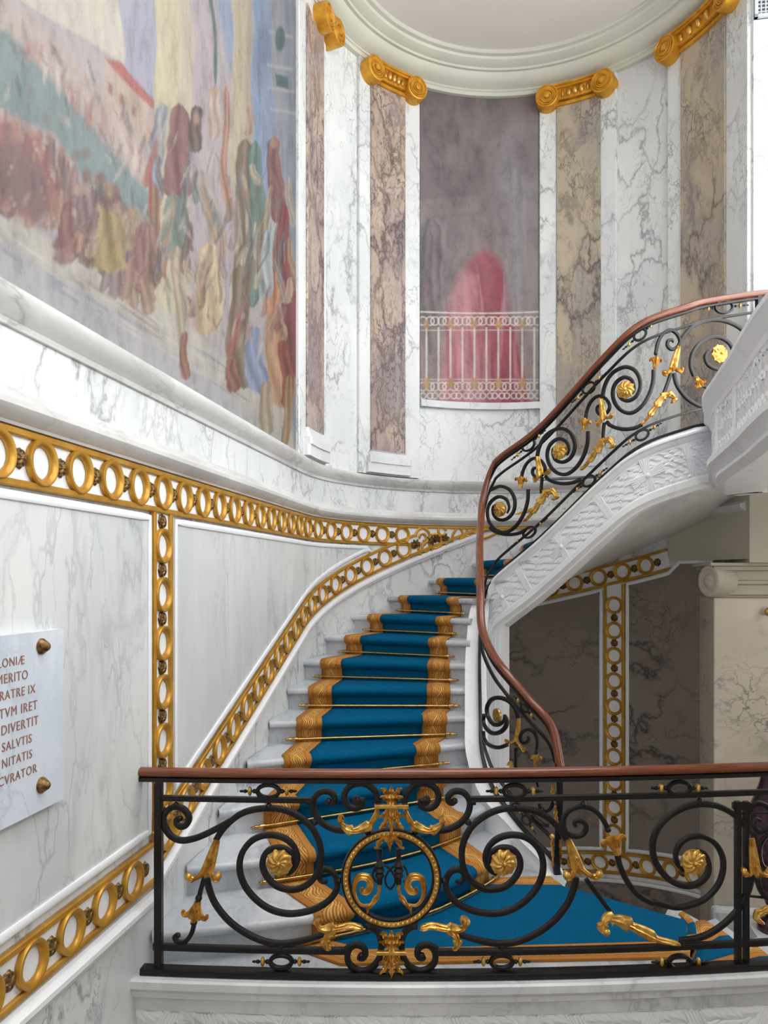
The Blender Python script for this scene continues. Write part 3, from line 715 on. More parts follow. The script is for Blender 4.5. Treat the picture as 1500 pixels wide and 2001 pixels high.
# plain plaster strip above the recess, pier and entablature at the right
wall_mould('trim_8', [(-.01, .14), (.035, .14), (.035, .78), (-.01, .78)], s_of_x(1312), S_END, M['plaster'], 'plain curved plaster band above the dark recess', 'wall')
VP = .50
def u_at(px, v): k = Vector(((px-CX)/F, 1, 0)); return ((k*((v+C0.dot(AX))/k.dot(AX)))-C0).dot(NX)
UP = u_at(1394, VP)
pier = uvbox('pier', UP, 3.2, VP, 1.1, FLOOR, -.165, M['pier'], st=False, bevel=.01)
tag(pier, 'pale veined marble pier at the right edge beside the dark recess', 'pier')
en = thing('entablature', 'pale plaster capital with side scroll on top of the marble pier', 'capital', UV(UP, VP, -.165))
for nm, du, dv, z0, z1 in (('necking', .0, -.01, -.165, -.145), ('frieze', -.02, -.04, -.145, -.06), ('bead', -.03, -.065, -.06, -.03), ('frieze', -.02, -.045, -.03, .05), ('cap_moulding', -.06, -.085, .05, .085), ('cap_moulding', -.09, -.115, .085, .11), ('backing', -.04, .46, .10, .30)):
    adopt(uvbox(nm, UP+du+.04, 3.2, VP+dv, 1.05, z0, z1, M['plaster'], st=False, bevel=.008), en)
dz_ = (NX*-.90-AX*.43).normalized(); dx_ = ZUP.cross(dz_); m = frame(UV(UP-.035, VP-.02, -.035), dx_, ZUP, dz_)
vv, ff = lathe([(.13, -.16), (.13, .0), (.12, .015), (.10, .02), (.092, .01), (.06, .01), (.05, .02), (.02, .024)], 32, m)
adopt(mk('scroll', vv, ff, M['plaster']), en)
uvbox('wall_plaster', ue-.035, 4.0, veq-.02, 1.0, .11, .80, M['plaster'], 'plaster wall above the marble pier', 'wall')
b = uvbox('baseboard_right', UP-.03, 3.3, VP-.10, VP, -3.0, -2.62, M['trim'], 'moulded marble base of the right-hand pier', 'baseboard', bevel=.03)
# vent grille high on the right wall
t = thing('vent_grille', 'white vent grille at the top right corner of the wall', 'vent', UV(2.05, veq-.01, 4.45))
vc = lambda px, py: Vector((0, 0, 0))
d = veq-.012
def ray_v(px, py, v):
    k = Vector(((px-CX)/F, 1, 0)); tt = (v+C0.dot(AX))/k.dot(AX); p = k*tt; return p+Vector((0, 0, (HY-py)/F*p.y+EZ))
a, b_ = ray_v(1473, 37, d), ray_v(1560, -40, d)
wq, hq = (b_-a).dot(NX), b_.z-a.z
cc = a+NX*(wq/2)+ZUP*(hq/2)
for nm, du, dz, hu, hz in (('frame', 0, hq/2-.012, wq/2, .012), ('frame', 0, -hq/2+.012, wq/2, .012), ('frame', -wq/2+.012, 0, .012, hq/2), ('frame', wq/2-.012, 0, .012, hq/2)):
    vv, ff = box(cc+NX*du+ZUP*dz, NX, AX, ZUP, hu, .02, hz); adopt(mk(nm, vv, ff, M['vent'], smooth=False), t)
mb = MB()
for i in range(10): mb.add(*box(cc+NX*(-wq/2+wq*(i+.5)/10), NX, AX, ZUP, .004, .012, hq/2-.01))
for i in range(9): mb.add(*box(cc+ZUP*(-hq/2+hq*(i+.5)/9), NX, AX, ZUP, wq/2-.01, .010, .004))
adopt(mb.make('grille', M['vent'], smooth=False), t)
vv, ff = box(cc+AX*.008, NX, AX, ZUP, wq/2, .004, hq/2); adopt(mk('backing', vv, ff, M['ventback'], smooth=False), t)
# ------------------------------------------------------------------ engraved plaque
t = thing('plaque', 'white marble plaque with engraved red-brown lettering on the left wall', 'plaque', wp(s_of_x(60), -.5, 0))
s1 = s_of_x(99); s0 = s1-1.15; z1, z0 = sz(99, 1228)[1], sz(99, 1559)[1]
adopt(slab('slab', s0, s1, z0, z1, .055, M['plaque'], bev=.005), t)
def qpl(px, py, off=.056):
    """point on the plaque face seen through a photo pixel"""
    k = Vector(((px-CX)/F, 1, 0)); tt = (C0.dot(NX)-R+off)/k.dot(NX); p = k*tt
    return (p-C0).dot(AX), (HY-py)/F*p.y
lines = [('LONI\u00c6', 48, 1297, 1280), ('MERITO', 55, 1326, 1308), ('RATRE IX', 69, 1353, 1336), ('TVM IRET', 73, 1385, 1367), ('DIVERTIT', 75, 1415, 1397), ('SALVTIS', 62, 1450, 1433), ('NITATIS', 63, 1480, 1463), ('OCVRATOR', 72, 1508, 1491)]
for txt, px, yb, yt in lines:
    cu = bpy.data.curves.new('l', 'FONT'); cu.body = txt; cu.align_x = 'RIGHT'; cu.size = 1; cu.extrude = .02; cu.space_character = 1.12; cu.resolution_u = 3
    o = bpy.data.objects.new('l', cu); COL.objects.link(o); bpy.context.view_layer.update()
    me = bpy.data.meshes.new_from_object(o.evaluated_get(bpy.context.evaluated_depsgraph_get()))
    s_, zl = qpl(px, yb); zh = qpl(px, yt)[1]; k = (zh-zl)/.70
    fm = wframe(s_, zl, .0565)
    adopt(mk('lettering', [fm @ Vector((q.co.x*k*.95, q.co.y*k, q.co.z*k*.5)) for q in me.vertices], [tuple(p.vertices) for p in me.polygons], M['inkred'], smooth=False), t)
    bpy.data.objects.remove(o); bpy.data.curves.remove(cu); bpy.data.meshes.remove(me)
for px, py in ((81, 1263), (81, 1534)):
    s_, z_ = qpl(px, py); m = wframe(s_, z_, .052)
    vv, ff = lathe([(.028, 0), (.028, .008), (.024, .014), (.02, .02), (.012, .032), (.004, .036)], 20, m); adopt(mk('stud', vv, ff, M['bronze']), t)
# brass knob at the right edge of the pier
k = Vector(((1497-CX)/F, 1, 0)); tt = (VP-.005+C0.dot(AX))/k.dot(AX); p = k*tt; p = p+Vector((0, 0, (HY-1195)/F*p.y+EZ))
m = frame(p, NX, ZUP, AX*-1)
vv, ff = lathe([(.012, -.02), (.012, .03), (.03, .045), (.036, .065), (.028, .085), (.006, .095)], 20, m)
tag(mk('brass_knob', vv, ff, M['brass']), 'small round brass knob on the pale marble pier', 'knob')
# purple stone vase behind the right end of the railing
k = Vector(((1500-CX)/F, 1, 0)); pv = k*5.65
t = thing('stone_vase', 'dark purple veined stone vase beside the right-hand pier', 'vase', (pv.x+.06, pv.y, EZ-2.60))
vv, ff = lathe([(.13, 0), (.13, .05), (.08, .09), (.06, .16), (.10, .26), (.16, .5), (.185, .74), (.17, .92), (.12, 1.06), (.10, 1.14), (.13, 1.17), (.09, 1.17)], 32)
mk('body', vv, ff, M['porphyry'], t)
vv, ff = box(Vector((0, 0, -.45)), NX, AX, ZUP, .17, .17, .45); mk('pedestal', vv, ff, M['trim'], t, smooth=False)
# ------------------------------------------------------------------ staircase
RISE = .163
def zk(k): return -1.815+RISE*k
def along_wall(s, off=0.0): q = wp(s, 0, off); return (q.x, q.y)
# inner (well-side) line of the string: X, Y, string top z, handrail z
PATH = [(1.075, 4.68, -1.842, -1.16), (1.032, 4.75, -1.75, -.92), (.912, 4.85, -1.646, -.773), (.785, 4.95, -1.50, -.617), (.714, 5.10, -1.40, -.503),
        (.672, 5.28, -1.22, -.346), (.69, 5.5, -1.0, -.10), (.735, 5.91, -.68, .22), (.78, 6.2, -.50, .40), (.82, 6.42, -.33, .60), (.865, 6.48, -.14, .78),
        (.92, 6.46, -.045, .925), (.98, 6.4, .04, 1.0), (1.265, 6.12, .314, 1.208), (1.64, 5.72, .736, 1.632), (1.867, 5.58, .934, 1.834),
        (2.20, 5.60, 1.06, 1.962), (2.38, 5.67, 1.107, 2.03), (2.84, 5.80, 1.17, 2.138), (3.05, 5.84, 1.18, 2.16)]
DP = [np.array(q) for q in cr(PATH, 12)]
I_STR = next(i for i, q in enumerate(DP) if q[0] > 2.50)          # string ends at the gallery corner
def nrm_at(i):
    a, b = DP[max(i-1, 0)], DP[min(i+1, len(DP)-1)]; t = Vector((b[0]-a[0], b[1]-a[1], 0)).normalized()
    return Vector((t.y, -t.x, 0))                                  # to the right of the climb: the open well
NR = [nrm_at(i) for i in range(len(DP))]
ARC = [0.0]
for a, b in zip(DP, DP[1:]): ARC.append(ARC[-1]+math.hypot(b[0]-a[0], b[1]-a[1]))
PXS = np.array([CX+F*q[0]/q[1] for q in DP])
i_low = next(i for i, q in enumerate(DP) if q[1] > 5.6)
i_min = int(np.argmin(PXS[:len(PXS)//2]))
def sp(px, py, off=0.0, upper=True):
    """point of the stair railing surface met by a photo pixel"""
    if upper: idx = np.arange(i_low, len(DP))
    else: idx = np.arange(0, i_min+1)[::-1]
    xs = PXS[idx]; xs = np.maximum.accumulate(xs)
    j = float(np.interp(px, xs, idx)); i0 = int(math.floor(j)); i1 = min(i0+1, len(DP)-1); k = j-i0
    q = DP[i0]*(1-k)+DP[i1]*k; n = (NR[i0]*(1-k)+NR[i1]*k).normalized()
    return Vector((q[0], q[1], (HY-py)/F*q[1]+EZ))+n*off, n
def inner_at_z(z):
    for a, b in zip(DP, DP[1:]):
        if a[1] > 5.6 or a[2] > -.9:
            if a[2] <= z <= b[2]:
                k = (z-a[2])/(b[2]-a[2]); return (a[0]+(b[0]-a[0])*k, a[1]+(b[1]-a[1])*k)
    return tuple(DP[I_STR][:2])
s_ofY = lambda Y: (Y-6.19)/.9866
wall_s = {1: s_ofY(3.60), 2: s_ofY(3.98), 3: s_ofY(4.40), 4: s_ofY(4.87), 5: s_ofY(5.34), 6: s_ofY(5.79), 7: .06, 8: .52, 9: .94, 10: 1.40, 11: 1.87, 12: 2.33, 13: 2.8, 14: 3.27, 15: 3.7, 16: 4.15, 17: 4.6, 18: 5.0}
inner = {4: (.615, 5.42), 5: (.62, 5.56), 6: (.645, 5.77), 7: (.67, 5.97), 8: (.695, 6.13), 9: (.73, 6.36), 10: (.775, 6.50)}
RL = {1: [along_wall(wall_s[1]), (-.414, 3.766), (.005, 3.97), (.21, 4.09), (.45, 4.33), (.642, 4.58), (.80, 4.92)],
      2: [along_wall(wall_s[2]), (-.635, 4.10), (-.144, 4.32), (.25, 4.60), (.51, 4.87), (.735, 5.08)],
      3: [along_wall(wall_s[3]), (-.749, 4.49), (-.10, 4.83), (.427, 5.12), (.66, 5.27)]}
for k in range(4, 19):
    RL[k] = [along_wall(wall_s[k]), inner.get(k) or inner_at_z(zk(k)+.05)]
def resamp(pl, n):
    P = cr(pl, 10) if len(pl) > 2 else [np.array(q, float) for q in pl]
    P = [np.array(q) for q in P]; L = [0]
    for a, b in zip(P, P[1:]): L.append(L[-1]+np.linalg.norm(b-a))
    out = []
    for i in range(n):
        t = L[-1]*i/(n-1); j = min(int(np.searchsorted(L, t, 'right')-1), len(P)-2); out.append(P[j]+(P[j+1]-P[j])*((t-L[j])/(L[j+1]-L[j])))
    return out
NS = 14
RS = {k: resamp(RL[k], NS) for k in RL}
def fwd(pl):
    out = []
    for i in range(len(pl)):
        a, b = pl[max(i-1, 0)], pl[min(i+1, len(pl)-1)]; d = b-a; d = d/np.linalg.norm(d); out.append(np.array([d[1], -d[0]]))
    return out
FW = {k: fwd(RS[k]) for k in RS}
stair = thing('staircase', 'curving white marble staircase rising between the wall and the carved string', 'staircase', (0, 4.5, 0))
V3 = lambda p, z: Vector((p[0], p[1], z+EZ))
def step_mesh(k, back):
    rows = []
    for j in range(NS):
        p, f_ = RS[k][j], FW[k][j]; b_ = back[j]
        z = zk(k); zb = zk(k-1)
        zlow = -1.83 if k < 9 else zb-.01
        rows.append([V3(p, zlow), V3(p, z-.055), V3(p+f_*.012, z-.05), V3(p+f_*.03, z-.048), V3(p+f_*.043, z-.038), V3(p+f_*.047, z-.025), V3(p+f_*.043, z-.011), V3(p+f_*.032, z-.002), V3(p+f_*.02, z), V3(b_, z), V3(b_, zlow)])
    v, f = grid(rows, closed=True); n = 11; f += [tuple(range(n))[::-1], tuple((NS-1)*n+i for i in range(n))]
    return v, [q[::-1] for q in f]
for k in range(1, 18):
    back = [RS[k+1][j]-FW[k+1][j]*.01 for j in range(NS)]
    v, f = step_mesh(k, back); adopt(mk('step', v, f, M['step'], angle=35), stair)
# string: moulded top, carved face with relief, under-mould, soffit
SP = list(range(0, I_STR+1))
def sv(i, off, dz): q = DP[i]; n = NR[i]; return Vector((q[0]+n.x*off, q[1]+n.y*off, q[2]+dz+EZ))
def depth(i): # vertical depth of the string
    return .43
def string_part(name, prof, mat, idx=SP, ang=30):
    rows = [[sv(i, o, z) for o, z in prof] for i in idx]
    v, f = grid(rows, closed=True); n = len(prof); f += [tuple(range(n))[::-1], tuple((len(rows)-1)*n+i for i in range(n))]
    return adopt(mk(name, v, f, mat, angle=ang), stair)
string_part('string_cap', [(-.09, -.06), (-.09, 0), (-.11, .012), (-.05, .012), (-.03, 0), (.04, -.005), (.05, -.018), (.05, -.032), (.035, -.045), (.03, -.07), (.02, -.085), (.02, -.10), (-.09, -.10)], M['carved'])
string_part('string_face', [(-.085, -.09), (.008, -.09), (.008, -.36), (-.085, -.36)], M['carved'])
string_part('string_mould', [(-.085, -.35), (.022, -.35), (.03, -.362), (.03, -.41), (.015, -.42), (.0, -.44), (.0, -.455), (-.05, -.475), (-.085, -.475)], M['carved'])
# laurel relief on the string face and ribbon ties
def relief(rows_pts, name, parent, extra=()):
    mb = MB()
    for e in extra: mb.add(*e)
    for (c, ex, ey, n, L, Wd, h) in rows_pts:
        v = []; NL, NWc = 6, 4
        for a in range(NL+1):
            t = a/NL; wd = Wd*math.sin(math.pi*min(1, .12+t*.88))**.8 if t < 1 else 0
            for b in range(NWc+1):
                q = b/NWc*2-1
                v.append(c+ex*(L*(t-.5))+ey*(wd*q)+n*(h*(1-q*q)*(.35+.65*t)+.003+h*.25*t))
        f = [(a*(NWc+1)+b, a*(NWc+1)+b+1, (a+1)*(NWc+1)+b+1, (a+1)*(NWc+1)+b) for a in range(NL) for b in range(NWc)]
        mb.add(v, f)
    o = mb.make(name, M['carved'], angle=50)
    bmx = o.data
    return adopt(o, parent)
def path_at(arc):
    i = int(np.clip(np.searchsorted(ARC, arc)-1, 0, len(DP)-2)); k = (arc-ARC[i])/(ARC[i+1]-ARC[i])
    q = DP[i]*(1-k)+DP[i+1]*k; d = DP[i+1]-DP[i]; t = Vector((d[0], d[1], d[2])).normalized(); n = (NR[i]*(1-k)+NR[min(i+1, len(NR)-1)]*k).normalized()
    return q, t, n
arc_of_px = lambda px: float(np.interp(px, np.maximum.accumulate(PXS[i_low:]), np.array(ARC[i_low:])))
A0 = ARC[next(i for i, q in enumerate(DP) if q[1] > 6.3)]; A1 = ARC[I_STR]
L_ = []; row = 0; arc = A0
while arc < A1:
    q, t, n = path_at(arc)
    up = Vector((0, 0, 1))-t*t.z; up = up.normalized()
    slope = max(t.xy.length, .45)
    for j in range(5):
        zz = -.33+.048*j*1.1+(.024 if row % 2 else 0)
        if zz > -.105: continue
        c = Vector((q[0], q[1], q[2]+zz+EZ))+n*.008
        tw = random.uniform(-.3, .3)-.15
        ex = (t*math.cos(tw)+up*math.sin(tw))*-1; ey = n.cross(ex)
        L_.append((c, ex, ey, n, .092, .026, .011))
    arc += .036; row += 1
berries = []
for i in range(110):
    arc = A0+(A1-A0)*random.random(); q, t, n = path_at(arc); c = Vector((q[0], q[1], q[2]-.115-random.random()*.22+EZ))+n*.014
    berries.append(ball(c, .010, 8, 5))
relief(L_, 'laurel_relief', stair, berries)
def ribbon(px, kind):
    arc = arc_of_px(px); q, t, n = path_at(arc); up = (ZUP-t*t.z).normalized(); mb = MB()
    c = Vector((q[0], q[1], q[2]-.225+EZ))+n*.016
    bands = [(up, .125)] if kind == 'band' else [(up*.92+t*.18, .125), (t*.96+up*.10, .13)]
    for d, hl in bands:
        d = d.normalized(); e = n.cross(d).normalized()
        for w_ in (-.024, -.012, 0, .012, .024):
            pts = []
            for i in range(9):
                u_ = (i/8*2-1); pts.append(c+d*(hl*u_)+e*(w_*(.55+.75*abs(u_)) if kind != 'band' else w_*(1+.15*u_))+n*(.006*(1-u_*u_)))
            mb.add(*sweep(pts, n, circ(.0065, 6)))
    if kind != 'band': mb.add(*ball(c+n*.006, .022, 10, 6))
    adopt(mb.make('ribbon_tie', M['carved']), stair)
for px, kd in ((984, 'cross'), (1026, 'band'), (1100, 'cross'), (1182, 'band'), (1263, 'cross'), (1345, 'band'), (1392, 'band')): ribbon(px, kd)
# soffit under the upper flight, from the string to the wall
def wall_s_at_z(z):
    kk = (z+1.815)/RISE; ks = sorted(wall_s); return float(np.interp(kk, ks, [wall_s[k] for k in ks]))
i0 = next(i for i, q in enumerate(DP) if q[1] > 6.40); rows = []
for i in range(i0, I_STR+1):
    q = DP[i]; z0 = q[2]-.44; so = wall_s_at_z(q[2]-.02); zo = q[2]-.48
    a = Vector((q[0]-NR[i].x*.10, q[1]-NR[i].y*.10, z0+EZ)); b_ = wp(so, zo, .0); r = []
    for j in range(9):
        t = j/8; p = a.lerp(b_, t); p.z -= .03*math.sin(math.pi*min(1, t*1.0)); r.append(p)
    for j in range(8, -1, -1):
        t = j/8; p = a.lerp(b_, t); p.z += .10; r.append(p)
    rows.append(r)
v, f = grid(rows, closed=True); n = 18; f += [tuple(range(n))[::-1], tuple((len(rows)-1)*n+i for i in range(n))]
adopt(mk('soffit', v, f, M['trim']), stair)
# masonry under the lower flight: well-side face and rounded pier end
i1 = next(i for i, q in enumerate(DP) if q[0] > .985 and q[1] > 6)
rows = []
for i in range(3, i1+1):
    q = DP[i]; z1 = q[2]-.30
    rows.append([sv(i, .004, FLOOR+.0-q[2]), sv(i, .004, z1-q[2]), sv(i, -.08, z1-q[2]), sv(i, -.08, FLOOR-q[2])])
v, f = grid(rows, closed=True); f += [(3, 2, 1, 0), tuple((len(rows)-1)*4+i for i in range(4))]
adopt(mk('well_wall', v, f, M['carved']), stair)
mb = MB()   # thin flutes on the visible end of the well wall
for i in range(i1-34, i1+1, 4):
    mb.add(*sweep([sv(i, .006, FLOOR-DP[i][2]), sv(i, .006, -.46)], NR[i], circ(.006, 6)))
adopt(mb.make('flute', M['carved']), stair)
# string curb on the step side already part of string_cap; upper landing slab
pl = [tuple(DP[I_STR][:2])]+[(2.95, 5.6), (3.95, 5.3), (3.9, 6.2)]
# ------------------------------------------------------------------ landing and front plinth
BK, BX0, BY0 = .035, .1, 3.40
def yb(X): return BY0+BK*(X-BX0)**2
BZ = -1.779
edge = [(X, yb(X)+.07) for X in np.linspace(-1.14, 2.75, 24)]
lp = edge+[(2.3, 3.72), (1.50, 3.62), (1.62, 4.02), (1.06, 4.47), (1.08, 4.66), (.93, 4.86), (.80, 4.98), (-.5, 4.9), (-1.02, 3.98), (-1.10, 3.6)]
lp = edge[:-8]+[(1.42, 3.62), (1.60, 4.04), (1.055, 4.47), (1.10, 4.68), (.93, 4.87), (.80, 4.98), (-.5, 4.9), (-1.04, 3.98)]
v, f = prism(lp, -2.0, -1.815); struct(mk('floor_1', v, f, M['step'], smooth=False), 'white marble landing behind the front railing', 'landing')
def arc_mould(name, prof, mat, x0=-1.16, x1=3.0, parent=None):
    rows = []
    for X in np.linspace(x0, x1, 40):
        nx = Vector((2*BK*(X-BX0), -1, 0)).normalized(); p = Vector((X, yb(X), EZ))
        rows.append([p+nx*o+Vector((0, 0, z)) for o, z in prof])
    v, f = grid(rows, closed=True); n = len(prof); f += [tuple(range(n))[::-1], tuple((len(rows)-1)*n+i for i in range(n))]
    return mk(name, v, [q[::-1] for q in f], mat, parent, angle=30)
pt = thing('landing_edge', 'moulded white marble edge of the landing under the front railing', 'plinth', (0, 3.4, 0))
adopt(arc_mould('cap', [(-.075, -1.90), (-.075, BZ), (.055, BZ), (.065, BZ-.008), (.065, BZ-.04), (.055, BZ-.05), (.045, BZ-.062), (.045, BZ-.085), (.03, BZ-.095), (.02, BZ-.10), (.02, BZ-.155), (-.03, BZ-.16)], M['trim']), pt)
adopt(arc_mould('carved_face', [(-.07, BZ-.15), (.006, BZ-.15), (.006, -2.38), (-.07, -2.38)], M['carved']), pt)
mb_ = []
def fp(X, z, off):
    nx = Vector((2*BK*(X-BX0), -1, 0)).normalized(); return Vector((X, yb(X), z+EZ))+nx*off, nx
for i in range(170):
    X = -1.1+3.2*i/169
    for j in range(3):
        z = BZ-.185-.055*j-(.02 if i % 2 else 0); c, n = fp(X, z, .006); tx = n.cross(ZUP)*-1
        tw = (.45 if j % 2 else -.45)+random.uniform(-.3, .3); ex = tx*math.cos(tw)+ZUP*math.sin(tw)
        if i % 2 == 0: mb_.append((c, ex, n.cross(ex), n, .085, .017, .007))
relief(mb_, 'laurel_relief', pt)
mb = MB()
for i in range(16):
    X = -1.0+.27*i; sg = 1 if i % 2 else -1
    for w_ in (-.03, -.015, 0, .015, .03):
        P = [fp(X+w_*1.1+sg*.10*(t-.5), BZ-.165-.20*t, .012)[0] for t in (0, .25, .5, .75, 1)]; mb.add(*sweep(P, Vector((0, -1, 0)), circ(.008, 6)))
adopt(mb.make('ribbon_tie', M['carved']), pt)
# steps going down at the right
dn = thing('lower_stairs', 'white marble steps going down at the right behind the front railing', 'staircase', (1.7, 3.9, 0))
DN = [[(1.42, 3.62), (1.60, 4.04), (1.50, 4.25)], [(1.62, 3.62), (1.86, 4.12), (1.72, 4.62)], [(1.86, 3.64), (2.12, 4.16), (2.06, 4.80)], [(2.14, 3.66), (2.36, 4.2), (2.38, 4.9)], [(2.5, 3.7), (2.65, 4.2), (2.75, 4.95)]]
DNR = [resamp(q, NS) for q in DN]
for k in range(4):
    zt_ = -1.815-RISE*(k+1); rows = []
    for j in range(NS):
        a, b = DNR[k][j], DNR[k+1][j]; d = (b-a)/np.linalg.norm(b-a)
        rows.append([V3(a-d*.02, zt_-.3), V3(a-d*.02, zt_), V3(b+d*.02, zt_), V3(b+d*.035, zt_-.02), V3(b+d*.02, zt_-.045), V3(b, zt_-.05), V3(b, zt_-.3)])
    v, f = grid(rows, closed=True); n = 7; f += [tuple(range(n))[::-1], tuple((NS-1)*n+i for i in range(n))]
    adopt(mk('step', v, f, M['step'], angle=35), dn)
# ------------------------------------------------------------------ stair carpet
rods = {1: ((-.414, 3.766), (.642, 4.58)), 2: ((-.635, 4.10), (.51, 4.87)), 3: ((-.749, 4.49), (.427, 5.12)), 4: ((-.691, 4.935), (.406, 5.35)), 5: ((-.65, 5.37), (.48, 5.54)), 6: ((-.60, 5.79), (.53, 5.77)), 7: ((-.53, 6.25), (.55, 6.0))}
def frac(k, p):
    P = RS[k]; d = [np.linalg.norm(np.array(p)-q) for q in P]; i = int(np.argmin(d)); best = (1e9, 0)
    for j in range(max(i-1, 0), min(i+1, NS-1)):
        a, b = P[j], P[j+1]; t = np.clip(np.dot(np.array(p)-a, b-a)/np.dot(b-a, b-a), 0, 1); e = np.linalg.norm(a+(b-a)*t-np.array(p))
        if e < best[0]: best = (e, (j+t)/(NS-1))
    return best[1]
FR = {}
for k in range(1, 19):
    if k in rods: a, b = frac(k, rods[k][0]), frac(k, rods[k][1])
    else: a, b = .125, .875
    FR[k] = (a, b)
for k in (2, 3, 4, 5, 6, 7): pass
def lp_(k, t):
    x = t*(NS-1); j = min(int(x), NS-2); q = x-j
    return RS[k][j]*(1-q)+RS[k][j+1]*q, FW[k][j]*(1-q)+FW[k][j+1]*q
cw = .012
def carpet_rows(t):
    """profile polyline from the landing to the top at cross position t in 0..1"""
    P = []
    for k in range(1, 18):
        a, b = FR[k]; m = .025; a += m; b -= m
        p, f_ = lp_(k, a+(b-a)*t); z = zk(k); c = cw
        P += [V3(p+f_*c, zk(k-1)+c), V3(p+f_*(c+.002), z-.07), V3(p+f_*(.03+c), z-.055), V3(p+f_*(.047+c), z-.03), V3(p+f_*(.042+c), z-.006), V3(p+f_*.025, z+c), V3(p+f_*-.02, z+c)]
        if k < 17:
            a2, b2 = FR[k+1]; a2 += m; b2 -= m; p2, f2 = lp_(k+1, a2+(b2-a2)*t)
            e = p2+f2*.02; s_ = p+f_*-.02
            P += [V3(s_+(e-s_)*.5, z+c)]
    return P
carp = thing('stair_carpet', 'blue stair runner with gold patterned borders on the staircase', 'carpet', (0, 4.5, EZ-1.8))
def carpet_strip(name, t0, t1, n, mat, lift=0):
    cols = [carpet_rows(t0+(t1-t0)*i/n) for i in range(n+1)]
    m = len(cols[0]); L = [0]
    for i in range(1, m): L.append(L[-1]+(cols[n//2][i]-cols[n//2][i-1]).length)
    v = [p for c in cols for p in c]; uv = [(i/n, L[j]) for i in range(n+1) for j in range(m)]
    f = [(i*m+j, (i+1)*m+j, (i+1)*m+j+1, i*m+j+1) for i in range(n) for j in range(m-1)]
    o = mk(name, v, f, mat, uv=uv, angle=50)
    s_ = o.modifiers.new('t', 'SOLIDIFY'); s_.thickness = .009; s_.offset = -1
    return adopt(o, carp)
BW = .165
carpet_strip('field', BW, 1-BW, 10, M['field'])
carpet_strip('border', 0, BW, 3, M['border']); carpet_strip('border', 1-BW, 1, 3, M['border'])
lc = thing('landing_carpet', 'blue carpet with gold border lying flat on the landing', 'carpet', (.5, 3.9, EZ-1.8))
def flat(name, poly, z, mat, uvs=None):
    n = len(poly); v = [V3(p, z-.010) for p in poly]+[V3(p, z) for p in poly]
    a = sum(poly[i][0]*poly[(i+1) % n][1]-poly[(i+1) % n][0]*poly[i][1] for i in range(n))
    f = [tuple(range(n))[::-1], tuple(range(n, 2*n))]+[(i, (i+1) % n, n+(i+1) % n, n+i) for i in range(n)]
    if a < 0: f = [q[::-1] for q in f]
    uv = (uvs*2) if uvs else [(p[1]*.6, p[0]) for p in poly]*2
    return adopt(mk(name, v, f, mat, smooth=False, uv=uv), lc)
a1, b1 = FR[1]
r1 = [tuple(lp_(1, a1+.025+(b1-a1-.05)*i/12)[0]+lp_(1, a1+.025+(b1-a1-.05)*i/12)[1]*.03) for i in range(13)]
flat('field', r1+[(1.0, 4.60), (1.045, 4.475), (1.585, 4.03), (1.50, 3.80), (.8, 3.72), (-.085, 3.70)], -1.803, M['field'], None)
def quadstrip(name, A, B, z):
    """border strip between two polylines"""
    n = len(A); v = [V3(p, z) for p in A]+[V3(p, z) for p in B]; L = [0]
    for i in range(1, n): L.append(L[-1]+math.dist(A[i], A[i-1]))
    v += [V3(p, z-.012) for p in A]+[V3(p, z-.012) for p in B]
    f = []
    for i in range(n-1):
        f.append((i, i+1, n+i+1, n+i)); f.append((2*n+i, i+0, i+1, 2*n+i+1)[::-1]); f.append((3*n+i, n+i, n+i+1, 3*n+i+1))
    uv = [(0, l) for l in L]+[(1, l) for l in L]; uv = uv*2
    return adopt(mk(name, v, f, M['border'], smooth=False, uv=uv), lc)
def lerpl(a, b, n): return [(a[0]+(b[0]-a[0])*i/n, a[1]+(b[1]-a[1])*i/n) for i in range(n+1)]
quadstrip('border', lerpl((-.20, 3.575), (1.45, 3.64), 8), lerpl((-.10, 3.71), (1.52, 3.80), 8), -1.801)
quadstrip('border', lerpl((-.43, 3.73), (-.20, 3.575), 3), lerpl((-.26, 3.80), (-.10, 3.71), 3), -1.800)
quadstrip('border', lerpl((.66, 4.60), (1.0, 4.62), 4), lerpl((.60, 4.50), (1.04, 4.49), 4), -1.801)
# carpet on the descending steps
rows_f, rows_a, rows_b = [], [], []
def dnp(k, t): q = DNR[k]; x = t*(NS-1); j = min(int(x), NS-2); return q[j]*(1-(x-j))+q[j+1]*(x-j)
def dn_strip(name, t0, t1, n, mat):
    cols = []
    for i in range(n+1):
        t = t0+(t1-t0)*i/n; P = []
        for k in range(0, 4):
            zt_ = -1.815-RISE*k; b = dnp(k, t); nx = dnp(k+1, t); d = (nx-b)/np.linalg.norm(nx-b)
            P += [V3(b-d*.02, zt_+.012), V3(b+d*.045, zt_+.005), V3(b+d*.05, zt_-.02), V3(b+d*.03, zt_-.06), V3(b+d*.015, zt_-RISE+.02), V3(b+d*.03, zt_-RISE+.012)]
        cols.append(P)
    m = len(cols[0]); L = [0]
    for i in range(1, m): L.append(L[-1]+(cols[0][i]-cols[0][i-1]).length)
    v = [p for c in cols for p in c]; f = [(i*m+j, i*m+j+1, (i+1)*m+j+1, (i+1)*m+j) for i in range(n) for j in range(m-1)]
    o = mk(name, v, f, mat, uv=[(i/n, L[j]) for i in range(n+1) for j in range(m)]); s_ = o.modifiers.new('t', 'SOLIDIFY'); s_.thickness = .008; s_.offset = -1
    return adopt(o, lc)
dn_strip('field', .40, .60, 5, M['field']); dn_strip('border', .60, .78, 3, M['border']); dn_strip('border', .20, .40, 3, M['border'])
